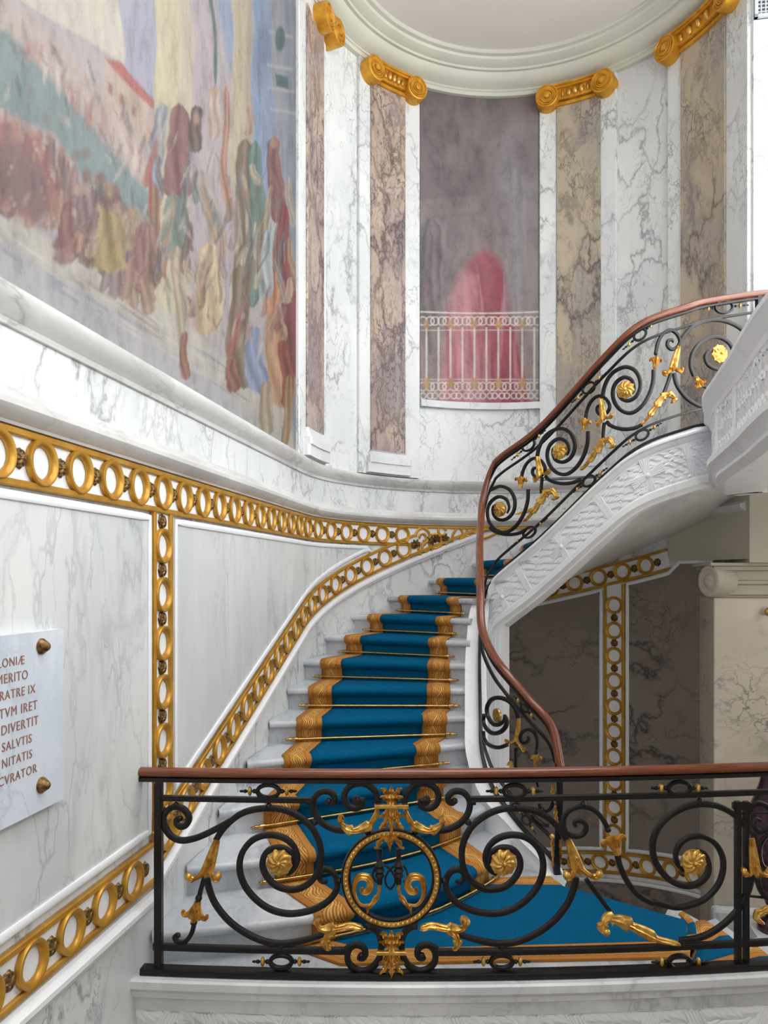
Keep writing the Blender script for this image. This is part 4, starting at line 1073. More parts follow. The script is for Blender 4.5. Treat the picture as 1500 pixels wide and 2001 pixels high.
# ------------------------------------------------------------------ stair rods
ordn = ['first', 'second', 'third', 'fourth', 'fifth', 'sixth', 'seventh', 'eighth', 'ninth', 'tenth', 'eleventh', 'twelfth']
for k in range(1, 13):
    a, b = FR[k]; P = []
    for i in range(13):
        p, f_ = lp_(k, a+(b-a)*i/12); P.append(V3(p+f_*.034, zk(k-1)+.034))
    t = thing('stair_rod', 'brass stair rod holding the carpet under the %s step from the bottom' % ordn[k-1], 'stair rod', P[6], 'brass rods holding the stair carpet')
    adopt(mk('rod', *sweep(P, ZUP, circ(.0098, 10)), M['brass']), t)
    for e, d in ((P[0], (P[0]-P[1]).normalized()), (P[-1], (P[-1]-P[-2]).normalized())):
        y = ZUP; x = y.cross(d); m = frame(e, x, y, d)
        vv, ff = lathe([(.009, -.05), (.015, -.045), (.015, -.012), (.011, -.006), (.012, .0), (.012, .018), (.007, .022), (.010, .032), (.003, .042)], 12, m); adopt(mk('finial', vv, ff, M['brass']), t)
    if k > 10: pass
# ------------------------------------------------------------------ gallery at the right
GP = [(2.62, 5.74), (2.46, 5.66), (2.30, 5.30), (2.10, 4.85), (1.99, 4.45), (1.86, 3.95), (1.73, 3.50), (1.62, 3.05), (1.52, 2.4), (1.5, 1.2), (1.5, -1.0)]
GD = [Vector((*q, 0)) for q in cr(GP, 6)]
def gal(name, prof, mat, parent, idx=None):
    rows = []
    for i in (idx or range(len(GD))):
        t = (GD[min(i+1, len(GD)-1)]-GD[max(i-1, 0)]).normalized(); n = Vector((t.y, -t.x, 0))
        rows.append([GD[i]+n*o+Vector((0, 0, z+EZ)) for o, z in prof])
    v, f = grid(rows, closed=True); k = len(prof); f += [tuple(range(k))[::-1], tuple((len(rows)-1)*k+i for i in range(k))]
    return adopt(mk(name, v, f, mat, angle=30), parent)
gl = thing('gallery', 'carved white marble gallery front projecting at the right edge', 'gallery', (2.3, 4.5, 0))
gal('cap', [(-.2, 1.02), (-.2, 1.16), (.07, 1.16), (.085, 1.145), (.085, 1.12), (.06, 1.10), (.045, 1.07), (.03, 1.055), (.03, 1.02)], M['carved'], gl)
gal('carved_face', [(-.2, .74), (-.2, 1.03), (.012, 1.03), (.012, .74)], M['carved'], gl)
gal('under_mould', [(-.3, .60), (-.3, .75), (.04, .75), (.055, .735), (.055, .70), (.03, .685), (.0, .65), (.0, .63), (-.05, .60)], M['carved'], gl)
L_ = []
GA = [0]
for a, b in zip(GD, GD[1:]): GA.append(GA[-1]+(b-a).length)
arc = .1; row = 0
while arc < 3.0:
    i = int(np.clip(np.searchsorted(GA, arc)-1, 0, len(GD)-2)); k = (arc-GA[i])/(GA[i+1]-GA[i]); p = GD[i].lerp(GD[i+1], k); t = (GD[i+1]-GD[i]).normalized(); n = Vector((t.y, -t.x, 0))
    for j in range(5):
        c = p+n*.012+Vector((0, 0, .78+.055*j+(.02 if row % 2 else 0)+EZ)); tw = (.4 if j % 2 else -.4)+random.uniform(-.3, .3); ex = t*math.cos(tw)+ZUP*math.sin(tw)
        L_.append((c, ex, n.cross(ex), n, .085, .024, .012))
    arc += .04; row += 1
relief(L_, 'laurel_relief', gl)
for arc in (.25, .75, 1.3, 1.9):
    i = int(np.clip(np.searchsorted(GA, arc)-1, 0, len(GD)-2)); p = GD[i]; t = (GD[i+1]-GD[i]).normalized(); n = Vector((t.y, -t.x, 0)); mb = MB()
    for w_ in (-.024, -.012, 0, .012, .024): mb.add(*sweep([p+n*.024+t*(w_*(1+.3*abs(u_)))+Vector((0, 0, .885+.14*u_+EZ)) for u_ in (-1, -.5, 0, .5, 1)], n, circ(.0065, 6)))
    adopt(mb.make('ribbon_tie', M['carved']), gl)
poly = [(g.x-.0, g.y) for g in GD]+[(3.95, -1.0), (3.95, 6.2), (2.75, 6.2)]
poly = [(g.x+.06, g.y) for g in GD]+[(3.85, -1.0), (3.85, 5.6), (3.0, 5.75)]
v, f = prism(poly, .66, 1.15); adopt(mk('slab', v, f, M['trim'], smooth=False), gl)
# quarter-vault soffit panel under the gallery
# ------------------------------------------------------------------ front railing
def fm(px, py, off=0.0):
    """point of the front railing surface; the motif was measured off the photo"""
    Y = BY0
    for _ in range(4): X = (px-CX)/F*Y; Y = yb(X)
    return Vector((X, Y-off, (HY-py)/F*Y+EZ)), Vector((2*BK*(X-BX0), -1, 0)).normalized()
Z3 = lambda x, y: (260+.29333*x, 1480+.29333*y)
Z4 = lambda x, y: (560+.26667*x, 1500+.26667*y)
Z5 = lambda x, y: (860+.29333*x, 1480+.29333*y)
Z6 = lambda x, y: (1150+.23333*x, 1480+.23333*y)
S6 = lambda x, y: (900+.4*x, 550+.4*y)
S7 = lambda x, y: (900+.14667*x, 1250+.14667*y)
S8 = lambda x, y: (900+.14667*x, 1500+.14667*y)
MIR = lambda p: (2*764.5-p[0], p[1])
fr = thing('front_railing', 'black iron railing with gilded leaves and round monogram medallion under a brown wooden handrail', 'railing', (0, BY0, EZ-1.78))
sr = thing('stair_railing', 'curving black iron railing with gilded rosettes following the carved stair string', 'railing', (1.2, 5.6, EZ-.5))
def bar(map_, pts, hw, hd, name, root, mat=None, taper=(1, 1), off=0, sub=8, smoothpts=True):
    P = cr(pts, sub) if smoothpts else pts
    VN = [map_(p[0], p[1], off) for p in P]; n = len(VN)
    ta = taper
    sc = [1-(1-ta[0])*max(0, 1-i/(n*.18)) - (1-ta[1])*max(0, 1-(n-1-i)/(n*.18)) for i in range(n)]
    v, f = sweep([q[0] for q in VN], [q[1] for q in VN], rect(hw, hd, .35), sc)
    return adopt(mk(name, v, f, mat or M['iron'], angle=45), root)
def leaf(map_, pts, widths, lobes, name, root, off=.0, curl=0.012, mat=None, thick=.006, parent=None, depth=.010):
    """acanthus leaf along a centre line; widths in pixels"""
    P = cr(pts, 16); n = len(P); W = np.interp(np.linspace(0, 1, n), np.linspace(0, 1, len(widths)), widths)
    rows = []
    nc = 7
    for i in range(n):
        a, b = P[max(i-1, 0)], P[min(i+1, n-1)]; t = (b-a)/max(np.linalg.norm(b-a), 1e-6); nn = np.array([-t[1], t[0]])
        u = i/(n-1); ph = (u*lobes) % 1.0; saw = (1.0-.52*ph) if ph > .14 else .48+.52*ph/.14
        if lobes == 0: saw = 1
        r = []; rb = []
        for j in range(nc):
            q = j/(nc-1)*2-1; w_ = W[i]*saw*q
            c = P[i]+nn*w_ - t*(abs(q)*W[i]*.35*(1 if lobes else 0))
            h = depth*(1-q*q*.75)+.004*math.cos(q*math.pi*2.5)+curl*(u**3)+(.006*abs(q)*math.cos(2*math.pi*ph) if lobes else 0)
            r.append(map_(c[0], c[1], off+h)[0]); rb.append(map_(c[0], c[1], off-thick+h*.35)[0])
        rows.append(r+rb[::-1])
    v, f = grid(rows, closed=True); k = 2*nc; f += [tuple(range(k))[::-1], tuple((n-1)*k+i for i in range(k))]
    o = adopt(mk(name, v, f, mat or M['leafgold'], angle=70), root)
    if parent: o.parent = parent
    return o
def knob(map_, p, r, name, root, mat=None, off=0, sc=(1, 1, 1)):
    c, n = map_(p[0], p[1], off); vv, ff = ball(Vector((0, 0, 0)), r, 12, 8, sc); x = ZUP.cross(n)
    m = frame(c, x.normalized(), n, ZUP); return adopt(mk(name, [m @ q for q in vv], ff, mat or M['iron']), root)
def flower(map_, p, r, root, off=.012):
    c, n = map_(p[0], p[1], off); x = ZUP.cross(n).normalized(); m = frame(c, x, n.cross(x)*1, n)
    mb = MB(); vv, ff = rosette_geo(r, 9, .10, .38, .9, 10, 90); mb.add([m @ q for q in vv], ff)
    vv, ff = lathe([(r*.98, -.014), (r, -.004), (r*.98, .003)], 30, m); mb.add(vv, ff)
    vv, ff = ball(Vector((0, 0, r*.34)), r*.2, 10, 6); mb.add([m @ q for q in vv], ff)
    return adopt(mb.make('rosette', M['leafgold'], angle=70), root)
def tulip(map_, base, tip, s, root, stemless=False):
    """gilded bell with three curled petals, opening towards tip"""
    b = np.array(base, float); t = np.array(tip, float); d = t-b; L = np.linalg.norm(d); d /= L; n = np.array([-d[1], d[0]])
    cup = leaf(map_, [b, b+d*L*.35, b+d*L*.7, t], [s*.32, s*.42, s*.5, s*.62], 0, 'tulip', root, .004, 0, depth=.016)
    for k in (-1, 1):
        leaf(map_, [b+d*L*.35+n*k*s*.25, b+d*L*.72+n*k*s*.55, b+d*L*.86+n*k*s*.98, b+d*L*.72+n*k*s*1.2, b+d*L*.60+n*k*s*1.08], [s*.22, s*.26, s*.22, s*.18, s*.12], 0, 'petal', root, .008, 0, parent=cup)
    leaf(map_, [b+d*L*.4, b+d*L*.8, b+d*L*1.08], [s*.2, s*.28, s*.2], 0, 'petal', root, .016, .004, parent=cup)
    return cup
def crown_leaf(map_, tip, base, l1, l2, w, root):
    """sheath leaf on a forking bar: narrow at tip, spreading into two curls"""
    tip, base, l1, l2 = [np.array(q, float) for q in (tip, base, l1, l2)]
    m1 = tip*.45+base*.55
    o = leaf(map_, [tip, tip*.6+base*.4, base], [w*.35, w*.55, w*.75], 0, 'sheath_leaf', root, .012, 0, depth=.012)
    for e in (l1, l2):
        out = (e-base); k = np.array([out[0]*.15, -abs(w)*.55])
        leaf(map_, [m1, base*.6+m1*.4, base*.45+e*.55+np.array([0, w*.1]), e, e+k, e+k*.6-out/max(np.linalg.norm(out), 1)*w*.35], [w*.34, w*.5, w*.5, w*.42, w*.34, w*.2], 2, 'leaf_lobe', root, .014, 0, parent=o)
        c, n = map_(*(e+k*.55), .02); vv, ff = ball(c, w*.0010, 8, 6); kb = adopt(mk('leaf_bud', vv, ff, M['leafgold']), root); kb.parent = o
    leaf(map_, [base*.8+tip*.2, base, base+(base-tip)/np.linalg.norm(base-tip)*w*.5], [w*.3, w*.4, w*.1], 0, 'leaf_lobe', root, .02, 0, parent=o)
    return o
def oval(map_, c, rx, ry, root, ang=0, s=1.0, parts=True):
    ca, sa = math.cos(ang), math.sin(ang); R2 = lambda x, y: (c[0]+x*ca-y*sa, c[1]+x*sa+y*ca)
    pts = [R2(rx*math.cos(2*math.pi*i/24), ry*math.sin(2*math.pi*i/24)) for i in range(24)]
    VN = [map_(p[0], p[1], 0) for p in pts]
    v, f = sweep([q[0] for q in VN], [q[1] for q in VN], rect(.009*s, .011*s, .3), loop=True)
    o = adopt(mk('oval_link', v, f, M['iron'], angle=45), root)
    for k in (-1, 1):
        for dx, r, mt, nm, sc in ((rx+6*s, .0105*s, 'iron', 'bead', (1, 1, 1)), (rx+15*s, .017*s, 'leafgold', 'gilt_bead', (.6, .8, 1.25)), (rx+24*s, .0085*s, 'iron', 'bead', (1.3, 1, 1)), (rx+31*s, .006*s, 'iron', 'bead', (1.8, 1, 1))):
            p = R2(k*dx, 0); b = knob(map_, p, r, nm, root, M[mt], 0, sc); b.parent = o
        a, b = R2(k*rx, 0), R2(k*(rx+30*s), 0); q = bar(map_, [a, b], .0035*s, .0035*s, 'spike', root, smoothpts=False); q.parent = o
    return o
# handrail with UVs
def handrail(P, Nn, r, root, name='handrail', uvs=6):
    prof = [(r*math.cos(a), r*.86*math.sin(a)+r*.1) for a in [2*math.pi*i/18 for i in range(18)]]
    v, f = sweep(P, Nn, prof); L = 0; uv = []
    for i in range(len(P)):
        if i: L += (P[i]-P[i-1]).length
        uv += [(L, j/18.0*.3) for j in range(18)]
    return adopt(mk(name, v, f, M['wood'], uv=uv), root)
XS = np.linspace(272, 1640, 70)
def fline(y, off=0, xs=XS): return [fm(x, y(x) if callable(y) else y, off) for x in xs]
hz_ = EZ+(HY-1515)/F*BY0
hp = [Vector((fm(x, 1500)[0].x, fm(x, 1500)[0].y, hz_+.012*((x-272)/1228))) for x in XS]
handrail(hp, ZUP, .0255, fr)
def hbar(z0, z1, d, name, xs=XS, lift=0.0):
    Pm = [Vector((fm(x, 1500)[0].x, fm(x, 1500)[0].y, EZ+(z0+z1)/2+lift*((x-272)/1228))) for x in xs]
    v, f = sweep(Pm, ZUP, rect(d, abs(z1-z0)/2, .2)); return adopt(mk(name, v, f, M['iron'], angle=40), fr)
zy = lambda y: (HY-y)/F*BY0
hbar(zy(1523), zy(1532), .020, 'handrail_bar', lift=.012)
hbar(zy(1559), zy(1570), .011, 'top_rail', np.concatenate([np.linspace(312, 612, 20)]))
hbar(zy(1559), zy(1570), .011, 'top_rail', np.linspace(916, 1640, 36), .012)
hbar(zy(1852), zy(1865), .011, 'lower_rail', np.linspace(300, 675, 20))
hbar(zy(1854), zy(1867), .011, 'lower_rail', np.linspace(852, 1640, 36))
hbar(zy(1898), zy(1911.5), .030, 'base_bar', np.linspace(278, 1640, 60))
def post(px, y0, y1, hw, nm='post'): 
    a, n = fm(px, y0); b, _ = fm(px, y1); v, f = sweep([a, b], n, rect(hw, hw, .15)); return adopt(mk(nm, v, f, M['iron'], angle=40), fr)
post(310, 1530, 1893, .017); post(1441, 1566, 1893, .013); post(1457, 1566, 1893, .012)
vv, ff = box(fm(1450, 1575)[0], Vector((1, 0, 0)), Vector((0, 1, 0)), ZUP, .045, .014, .016); adopt(mk('bracket', vv, ff, M['iron'], smooth=False, bevel=.005), fr)
HW, HD = .0135, .011
A = [(552, 552), (590, 490), (650, 425), (720, 375), (800, 348), (900, 338), (1000, 348), (1090, 385), (1180, 455), (1235, 550), (1252, 650), (1235, 750), (1180, 830), (1110, 872), (1040, 880), (960, 858), (900, 805), (865, 735), (868, 670), (900, 622), (950, 603), (1005, 606), (1050, 632), (1072, 680), (1066, 735), (1040, 770)]
B = [(1290, 818), (1275, 832), (1250, 822), (1236, 790), (1250, 758), (1290, 745), (1335, 772), (1358, 830), (1350, 890), (1300, 955), (1220, 1005), (1130, 1032), (1030, 1040), (930, 1018), (840, 965), (760, 880), (718, 790), (710, 700), (735, 620), (790, 555), (860, 522), (940, 518), (1015, 542), (1070, 592), (1098, 660), (1088, 720), (1058, 762), (1020, 782)]
Cc = [(490, 800), (505, 870), (545, 970), (620, 1070), (710, 1145), (820, 1205), (920, 1235), (1030, 1238), (1150, 1215), (1270, 1180)]
D = [(645, 425), (560, 472), (480, 512), (400, 542), (320, 552), (255, 525), (213, 465), (205, 400), (232, 350), (285, 328), (340, 348), (372, 400), (355, 448), (318, 460), (290, 440), (288, 412), (308, 402)]
for nm, pl, tp in (('A', A, (1, .45)), ('B', B, (.5, .45)), ('C', Cc, (1, .8)), ('D', D, (1, .6))):
    pp = [Z3(*q) for q in pl]; k = bar(fm, pp, HW, HD, 'scroll', fr, taper=tp)
    if nm != 'D': bar(fm, [MIR(q) for q in pp], HW, HD, 'scroll', fr, taper=tp)
knob(fm, Z3(312, 408), .014, 'scroll_tip', fr)
for q in ((285, 318), (903, 326), (1210, 432), (985, 1262)):
    p = Z3(*q); knob(fm, p, .015, 'collar', fr)
    if q[0] != 285: knob(fm, MIR(p), .015, 'collar', fr)
flower(fm, Z3(975, 695), .056, fr); flower(fm, MIR(Z3(975, 695)), .056, fr); flower(fm, Z6(870, 870), .056, fr)
# left sheath leaf, stem and tulip
crown_leaf(fm, Z3(562, 545), Z3(495, 760), Z3(385, 800), Z3(565, 800), 17, fr)
bar(fm, [Z3(475, 800), Z3(455, 870), Z3(440, 930)], .010, .009, 'stem', fr); knob(fm, Z3(437, 937), .016, 'collar', fr)
tulip(fm, Z3(432, 955), Z3(408, 1075), 20, fr)
bar(fm, [Z3(406, 1075), Z3(404, 1120), Z3(385, 1180), Z3(345, 1228), Z3(300, 1230), Z3(276, 1200), Z3(292, 1178)], .010, .009, 'stem', fr, taper=(1, .8)); knob(fm, Z3(404, 1100), .016, 'collar', fr); knob(fm, Z3(298, 1186), .013, 'scroll_tip', fr)
# right sheath leaf and connecting scrolls
crown_leaf(fm, Z5(848, 540), Z5(915, 745), Z5(840, 790), Z5(1040, 785), 17, fr)
bar(fm, [Z5(970, 810), Z5(1050, 920), Z5(1140, 1040)], .010, .009, 'stem', fr)
bar(fm, [Z5(*q) for q in ((905, 462), (890, 440), (905, 422), (945, 425), (970, 465), (950, 510), (895, 525), (840, 500), (818, 440), (835, 375), (890, 335), (960, 328), (1030, 355), (1080, 410), (1108, 462))], .011, .010, 'scroll', fr, taper=(.6, 1))
knob(fm, Z5(950, 312), .014, 'collar', fr); knob(fm, Z5(1117, 480), .015, 'collar', fr)
tulip(fm, Z5(1178, 645), Z5(1140, 520), 19, fr)
bar(fm, [Z5(1178, 650), Z5(1195, 720), Z5(1240, 820), Z5(1310, 910), Z5(1400, 965)]+[Z6(*q) for q in ((560, 1215), (720, 1255), (850, 1238), (980, 1180), (1080, 1070), (1122, 950), (1118, 830), (1060, 725), (970, 668), (870, 662), (780, 705), (730, 790), (735, 880), (770, 930), (830, 960))], .012, .011, 'scroll', fr, taper=(1, .5))
bar(fm, [Z6(*q) for q in ((1330, 600), (1260, 520), (1180, 455), (1070, 405), (940, 390), (800, 418), (670, 492), (580, 590), (535, 710), (545, 840), (610, 960), (710, 1045), (830, 1076), (930, 1045), (995, 970), (1000, 880), (965, 800), (900, 768))], .0135, .011, 'scroll', fr, taper=(1, .5))
bar(fm, [Z6(*q) for q in ((1370, 960), (1335, 1110), (1260, 1260), (1130, 1395), (990, 1485), (870, 1522), (760, 1535))], .0135, .011, 'scroll', fr)
knob(fm, Z6(930, 365), .014, 'collar', fr); knob(fm, Z6(775, 1548), .015, 'collar', fr)
leaf(fm, [Z6(750, 1550), Z6(600, 1520), Z6(430, 1440), Z6(300, 1375), Z6(190, 1340), Z6(130, 1350), Z6(105, 1420), Z6(140, 1470)], [3, 10, 14, 16, 16, 14, 12, 5], 5, 'acanthus_leaf', fr, .014, .008, depth=.014)
knob(fm, Z6(135, 1445), .017, 'leaf_bud', fr, M['leafgold'], .022)
# next panel at the far right
crown_leaf(fm, Z6(1350, 670), Z6(1385, 960), Z6(1290, 960), Z6(1480, 960), 16, fr)
bar(fm, [Z6(*q) for q in ((1340, 640), (1320, 540), (1350, 430), (1420, 385), (1500, 420), (1540, 500), (1500, 590), (1420, 620), (1380, 570), (1400, 520), (1440, 530))], .012, .010, 'scroll', fr, taper=(1, .5))
bar(fm, [Z6(*q) for q in ((1400, 990), (1450, 1130), (1560, 1240))], .012, .010, 'scroll', fr)
bar(fm, [Z6(*q) for q in ((1560, 640), (1480, 660), (1430, 760), (1450, 900), (1560, 980))], .009, .009, 'scroll', fr)
leaf(fm, [Z6(1560, 1260), Z6(1480, 1270), Z6(1420, 1290), Z6(1400, 1340), Z6(1440, 1370)], [8, 12, 12, 10, 5], 2, 'acanthus_leaf', fr, .012)
bar(fm, [(1441, 1590), (1560, 1588)], .004, .005, 'cross_bar', fr, smoothpts=False); bar(fm, [(1441, 1748), (1560, 1762)], .005, .005, 'cross_bar', fr, smoothpts=False)
# small ovals between the rails
for c in ((524, 1546), MIR((524, 1546)), (1327, 1540)): oval(fm, c, 21, 12.5, fr)
for c in ((549, 1879), MIR((549, 1879)), (1328, 1880)): oval(fm, c, 21, 12.5, fr)
# centre piece: paired S scrolls, palmettes, medallion
S1 = [(300, 262), (280, 255), (272, 235), (290, 215), (325, 220), (345, 245), (330, 275), (290, 285)]
S1 = [(318, 242), (305, 258), (282, 252), (275, 232), (292, 212), (322, 212), (346, 235), (344, 268)]
SA = [(300, 250), (320, 262), (345, 250), (352, 222), (335, 190), (295, 172), (245, 180), (208, 215), (192, 265), (205, 330), (245, 390), (310, 435), (385, 458), (450, 455)]
SB = [(510, 235), (535, 252), (555, 240), (552, 212), (525, 200), (495, 215), (490, 255), (520, 288), (555, 275)]
SB = [(515, 232), (535, 248), (553, 262), (548, 288), (505, 300), (455, 285), (425, 240), (425, 190), (460, 140), (520, 115), (590, 122), (645, 170), (668, 225), (672, 275)]
SB = [(530, 225), (505, 222), (500, 245), (525, 258), (550, 240), (545, 280), (500, 298), (452, 280), (425, 235), (428, 180), (465, 135), (525, 115), (590, 125), (645, 170), (668, 225), (672, 275)]
SC_ = [(540, 1370), (530, 1395), (560, 1395), (578, 1360), (560, 1315), (510, 1298), (465, 1320), (445, 1375), (455, 1430), (500, 1475), (565, 1488), (630, 1460), (672, 1405), (690, 1340), (690, 1270), (665, 1200), (610, 1160), (575, 1160)]
for pl, tp in ((SA, (.6, 1)), (SB, (.6, 1)), (SC_, (.6, 1))):
    pp = [Z4(*q) for q in pl]; bar(fm, pp, .0135, .011, 'scroll', fr, taper=tp); bar(fm, [MIR(q) for q in pp], .0135, .011, 'scroll', fr, taper=tp)
for q in ((305, 245), (520, 238), (545, 1378)):
    p = Z4(*q); knob(fm, p, .015, 'scroll_tip', fr); knob(fm, MIR(p), .015, 'scroll_tip', fr)
for q in ((590, 468), (600, 1165), (382, 828)):
    p = Z4(*q); knob(fm, p, .015, 'collar', fr); knob(fm, MIR(p), .015, 'collar', fr)
bar(fm, [Z4(190, 252), Z4(150, 252)], .012, .011, 'scroll', fr, smoothpts=False); bar(fm, [MIR(Z4(190, 252)), MIR(Z4(150, 252))], .012, .011, 'scroll', fr, smoothpts=False)
bar(fm, [Z4(430, 1332), Z4(470, 1308), Z4(500, 1300)], .012, .011, 'scroll', fr); bar(fm, [MIR(Z4(*q)) for q in ((430, 1332), (470, 1308), (500, 1300))], .012, .011, 'scroll', fr)
def acanthus_fan(cx, cy, h, w, up, root, name='palmette'):
    d = -1 if up else 1
    o = leaf(fm, [(cx, cy), (cx, cy+d*h*.4), (cx, cy+d*h*.75), (cx, cy+d*h)], [w*.30, w*.34, w*.30, w*.12], 3, name, root, .020, .006, depth=.014)
    for k in (-1, 1):
        leaf(fm, [(cx+k*w*.12, cy), (cx+k*w*.30, cy+d*h*.4), (cx+k*w*.55, cy+d*h*.7), (cx+k*w*.92, cy+d*h*.86)], [w*.2, w*.3, w*.3, w*.14], 3, 'palmette_leaf', root, .012, .010, parent=o)
        leaf(fm, [(cx+k*w*.16, cy), (cx+k*w*.42, cy+d*h*.2), (cx+k*w*.7, cy+d*h*.36), (cx+k*w*1.0, cy+d*h*.40)], [w*.14, w*.2, w*.2, w*.08], 2, 'palmette_leaf', root, .008, .008, parent=o)
    return o
acanthus_fan(764.5, 1570, 37, 23, True, fr); acanthus_fan(764.5, 1577, 46, 26, False, fr)
acanthus_fan(764.5, 1853, 40, 25, True, fr); acanthus_fan(764.5, 1861, 42, 25, False, fr)
for y, hw in ((1573, 33), (1857, 28)):
    a, n = fm(764.5-hw, y, .022); b, _ = fm(764.5+hw, y, .022); v, f = sweep([a, b], n, rect(.009, .012, .3)); adopt(mk('gilt_clasp', v, f, M['leafgold']), fr)
for q in (lambda p: p, MIR):
    leaf(fm, [q(Z4(*p)) for p in ((668, 300), (640, 370), (590, 425), (510, 452), (440, 440), (400, 395), (400, 355), (425, 360))], [4, 8, 12, 13, 11, 8, 7, 4], 4, 'acanthus_leaf', fr, .012, .006)
    leaf(fm, [q(Z4(*p)) for p in ((555, 1165), (470, 1155), (380, 1165), (300, 1175), (245, 1160), (225, 1115), (250, 1095), (268, 1115))], [6, 10, 13, 14, 12, 9, 7, 4], 3, 'acanthus_leaf', fr, .014, .006)
    leaf(fm, [q(Z4(*p)) for p in ((360, 1170), (310, 1210), (285, 1260), (300, 1310), (330, 1310))], [6, 11, 11, 9, 4], 2, 'acanthus_leaf', fr, .014, .004)
MC = (764.2, 1716)
def ring_pts(r, n=64): return [(MC[0]+r*math.cos(2*math.pi*i/n), MC[1]+r*math.sin(2*math.pi*i/n)) for i in range(n)]
med = None
for r, hw, hd, mt, nm, off in ((95.5, .006, .015, 'iron', 'medallion_ring', 0), (82, .006, .015, 'iron', 'medallion_ring', 0), (89, .016, .010, 'leafgold', 'gilt_ring', .004)):
    VN = [fm(*p, off) for p in ring_pts(r)]; v, f = sweep([q[0] for q in VN], [q[1] for q in VN], rect(hw, hd, .3), loop=True); o = adopt(mk(nm, v, f, M[mt], angle=45), fr)
    if nm == 'gilt_ring': med = o
mb = MB()
for i in range(62):
    a = 2*math.pi*i/62; c, n = fm(MC[0]+89*math.cos(a), MC[1]+89*math.sin(a), .014); vv, ff = ball(c, .0085, 8, 6); mb.add(vv, ff)
o = adopt(mb.make('beading', M['leafgold']), fr); o.parent = med
# monogram in the medallion
mono = None
for k in (-1, 1):
    cxm = 760+k*18.5
    P = [fm(cxm, y) for y in np.linspace(1658, 1732, 30)]; rr = [.013, .013, .012, .012, .011, .011, .011, .010, .010, .011, .013, .016, .020, .022, .019, .016, .020, .023, .020, .016, .020, .021, .017, .013, .012, .013, .012, .011, .010, .009]
    v, f = sweep([q[0] for q in P], P[0][1], circ(1, 14), scales=rr); o = adopt(mk('monogram', v, f, M['iron']), fr)
    leaf(fm, [(cxm, 1728), (cxm+k*2, 1745), (cxm+k*12, 1762), (cxm+k*22, 1772), (cxm+k*24, 1782)], [3.5, 5, 7, 6, 3], 3, 'monogram_leaf', fr, .006, .004)
    cx2 = 760+k*54
    P2 = [(cxm+k*14, 1766), (cx2-k*6+k*4, 1768), (cx2+k*9, 1758), (cx2+k*14, 1742), (cx2+k*12, 1722), (cx2+k*2, 1713), (cx2-k*12, 1715), (cx2-k*18, 1728), (cx2-k*12, 1741), (cx2-k*2, 1741), (cx2-k*1, 1733)]
    leaf(fm, P2, [1.8, 2.5, 3.5, 4.5, 6, 7.5, 8, 7.5, 7, 5, 3], 0, 'monogram_leaf', fr, .006, 0)
    leaf(fm, [(760+k*2, 1640), (760+k*10, 1636), (760+k*18, 1642), (760+k*24, 1654), (760+k*30, 1655)], [5, 7, 7, 5, 3], 2, 'monogram_leaf', fr, .012, 0)
    bar(fm, [(762, 1738), (762+k*8, 1728), (762+k*9, 1714), (762+k*1, 1700), (762-k*9, 1692), (762-k*22, 1690), (762-k*30, 1697), (762-k*34, 1712), (762-k*26, 1724)], .0045, .004, 'monogram', fr)
leaf(fm, [(761.5, 1632), (761.5, 1645), (761.5, 1661)], [4, 7, 2], 2, 'monogram_leaf', fr, .02, 0)
# ------------------------------------------------------------------ stair railing
HB_ = range(0, len(DP))
hr = [Vector((q[0], q[1], q[3]+EZ)) for q in DP]
def plumb(i): return ZUP
hseg = [p for p in hr]
handrail(hseg, [ZUP]*len(hseg), .0285, sr)
def follow(fn, hw, hd, name, i0=0, i1=None):
    P = []; N_ = []
    for i in range(i0, i1 or len(DP)):
        q = DP[i]; P.append(Vector((q[0], q[1], fn(q)+EZ))); N_.append(NR[i])
    v, f = sweep(P, N_, rect(hw, hd, .25)); return adopt(mk(name, v, f, M['iron'], angle=45), sr)
follow(lambda q: q[3]-.036, .009, .018, 'handrail_bar')
follow(lambda q: q[3]-.135, .009, .010, 'top_rail')
follow(lambda q: q[2]+.018, .011, .012, 'base_bar', 0, I_STR+6)
follow(lambda q: q[2]+.135, .009, .010, 'lower_rail', 0, I_STR+6)
# newel at the foot and post at the top
P = [(1089, 1490), (1091, 1510), (1093, 1560), (1090, 1620), (1087, 1690), (1089, 1722)]
kx = Vector((1.075, 4.68, 0))
def newel(px, py): 
    Y = 4.69; return Vector(((px-CX)/F*Y, Y, (HY-py)/F*Y+EZ)), Vector((0, -1, 0))
NP = [newel(*p) for p in cr(P, 6)]; v, f = sweep([q[0] for q in NP], Vector((0, -1, 0)), rect(.020, .020, .2)); adopt(mk('newel', v, f, M['iron'], angle=45), sr)
nm_ = lambda x, y, off=0: (newel(x, y)[0]+Vector((0, -off, 0)), Vector((0, -1, 0)))
for pts, wd in (([(1078, 1532), (1079, 1550), (1082, 1568)], [3, 6, 3]), ([(1083, 1572), (1084, 1590), (1088, 1606)], [2, 5, 3]), ([(1079, 1690), (1078, 1660), (1077, 1632)], [2, 3.5, 4]), ([(1093, 1685), (1093, 1660), (1092, 1638)], [2, 3.5, 3.5])):
    leaf(nm_, pts, wd, 3, 'acanthus_leaf', sr, .022, .0)
knob(nm_, (1077, 1632), .017, 'leaf_bud', sr, M['leafgold'], .02)
q_, n_ = sp(1481, 600); bx = Vector((q_.x, q_.y, 0))
v, f = sweep([Vector((q_.x, q_.y, EZ+1.18)), Vector((q_.x, q_.y, EZ+2.12))], n_, rect(.018, .018, .15)); adopt(mk('post', v, f, M['iron'], angle=40), sr)
up_ = lambda x, y, off=0: sp(x, y, off, True)
lo_ = lambda x, y, off=0: sp(x, y, off, False)
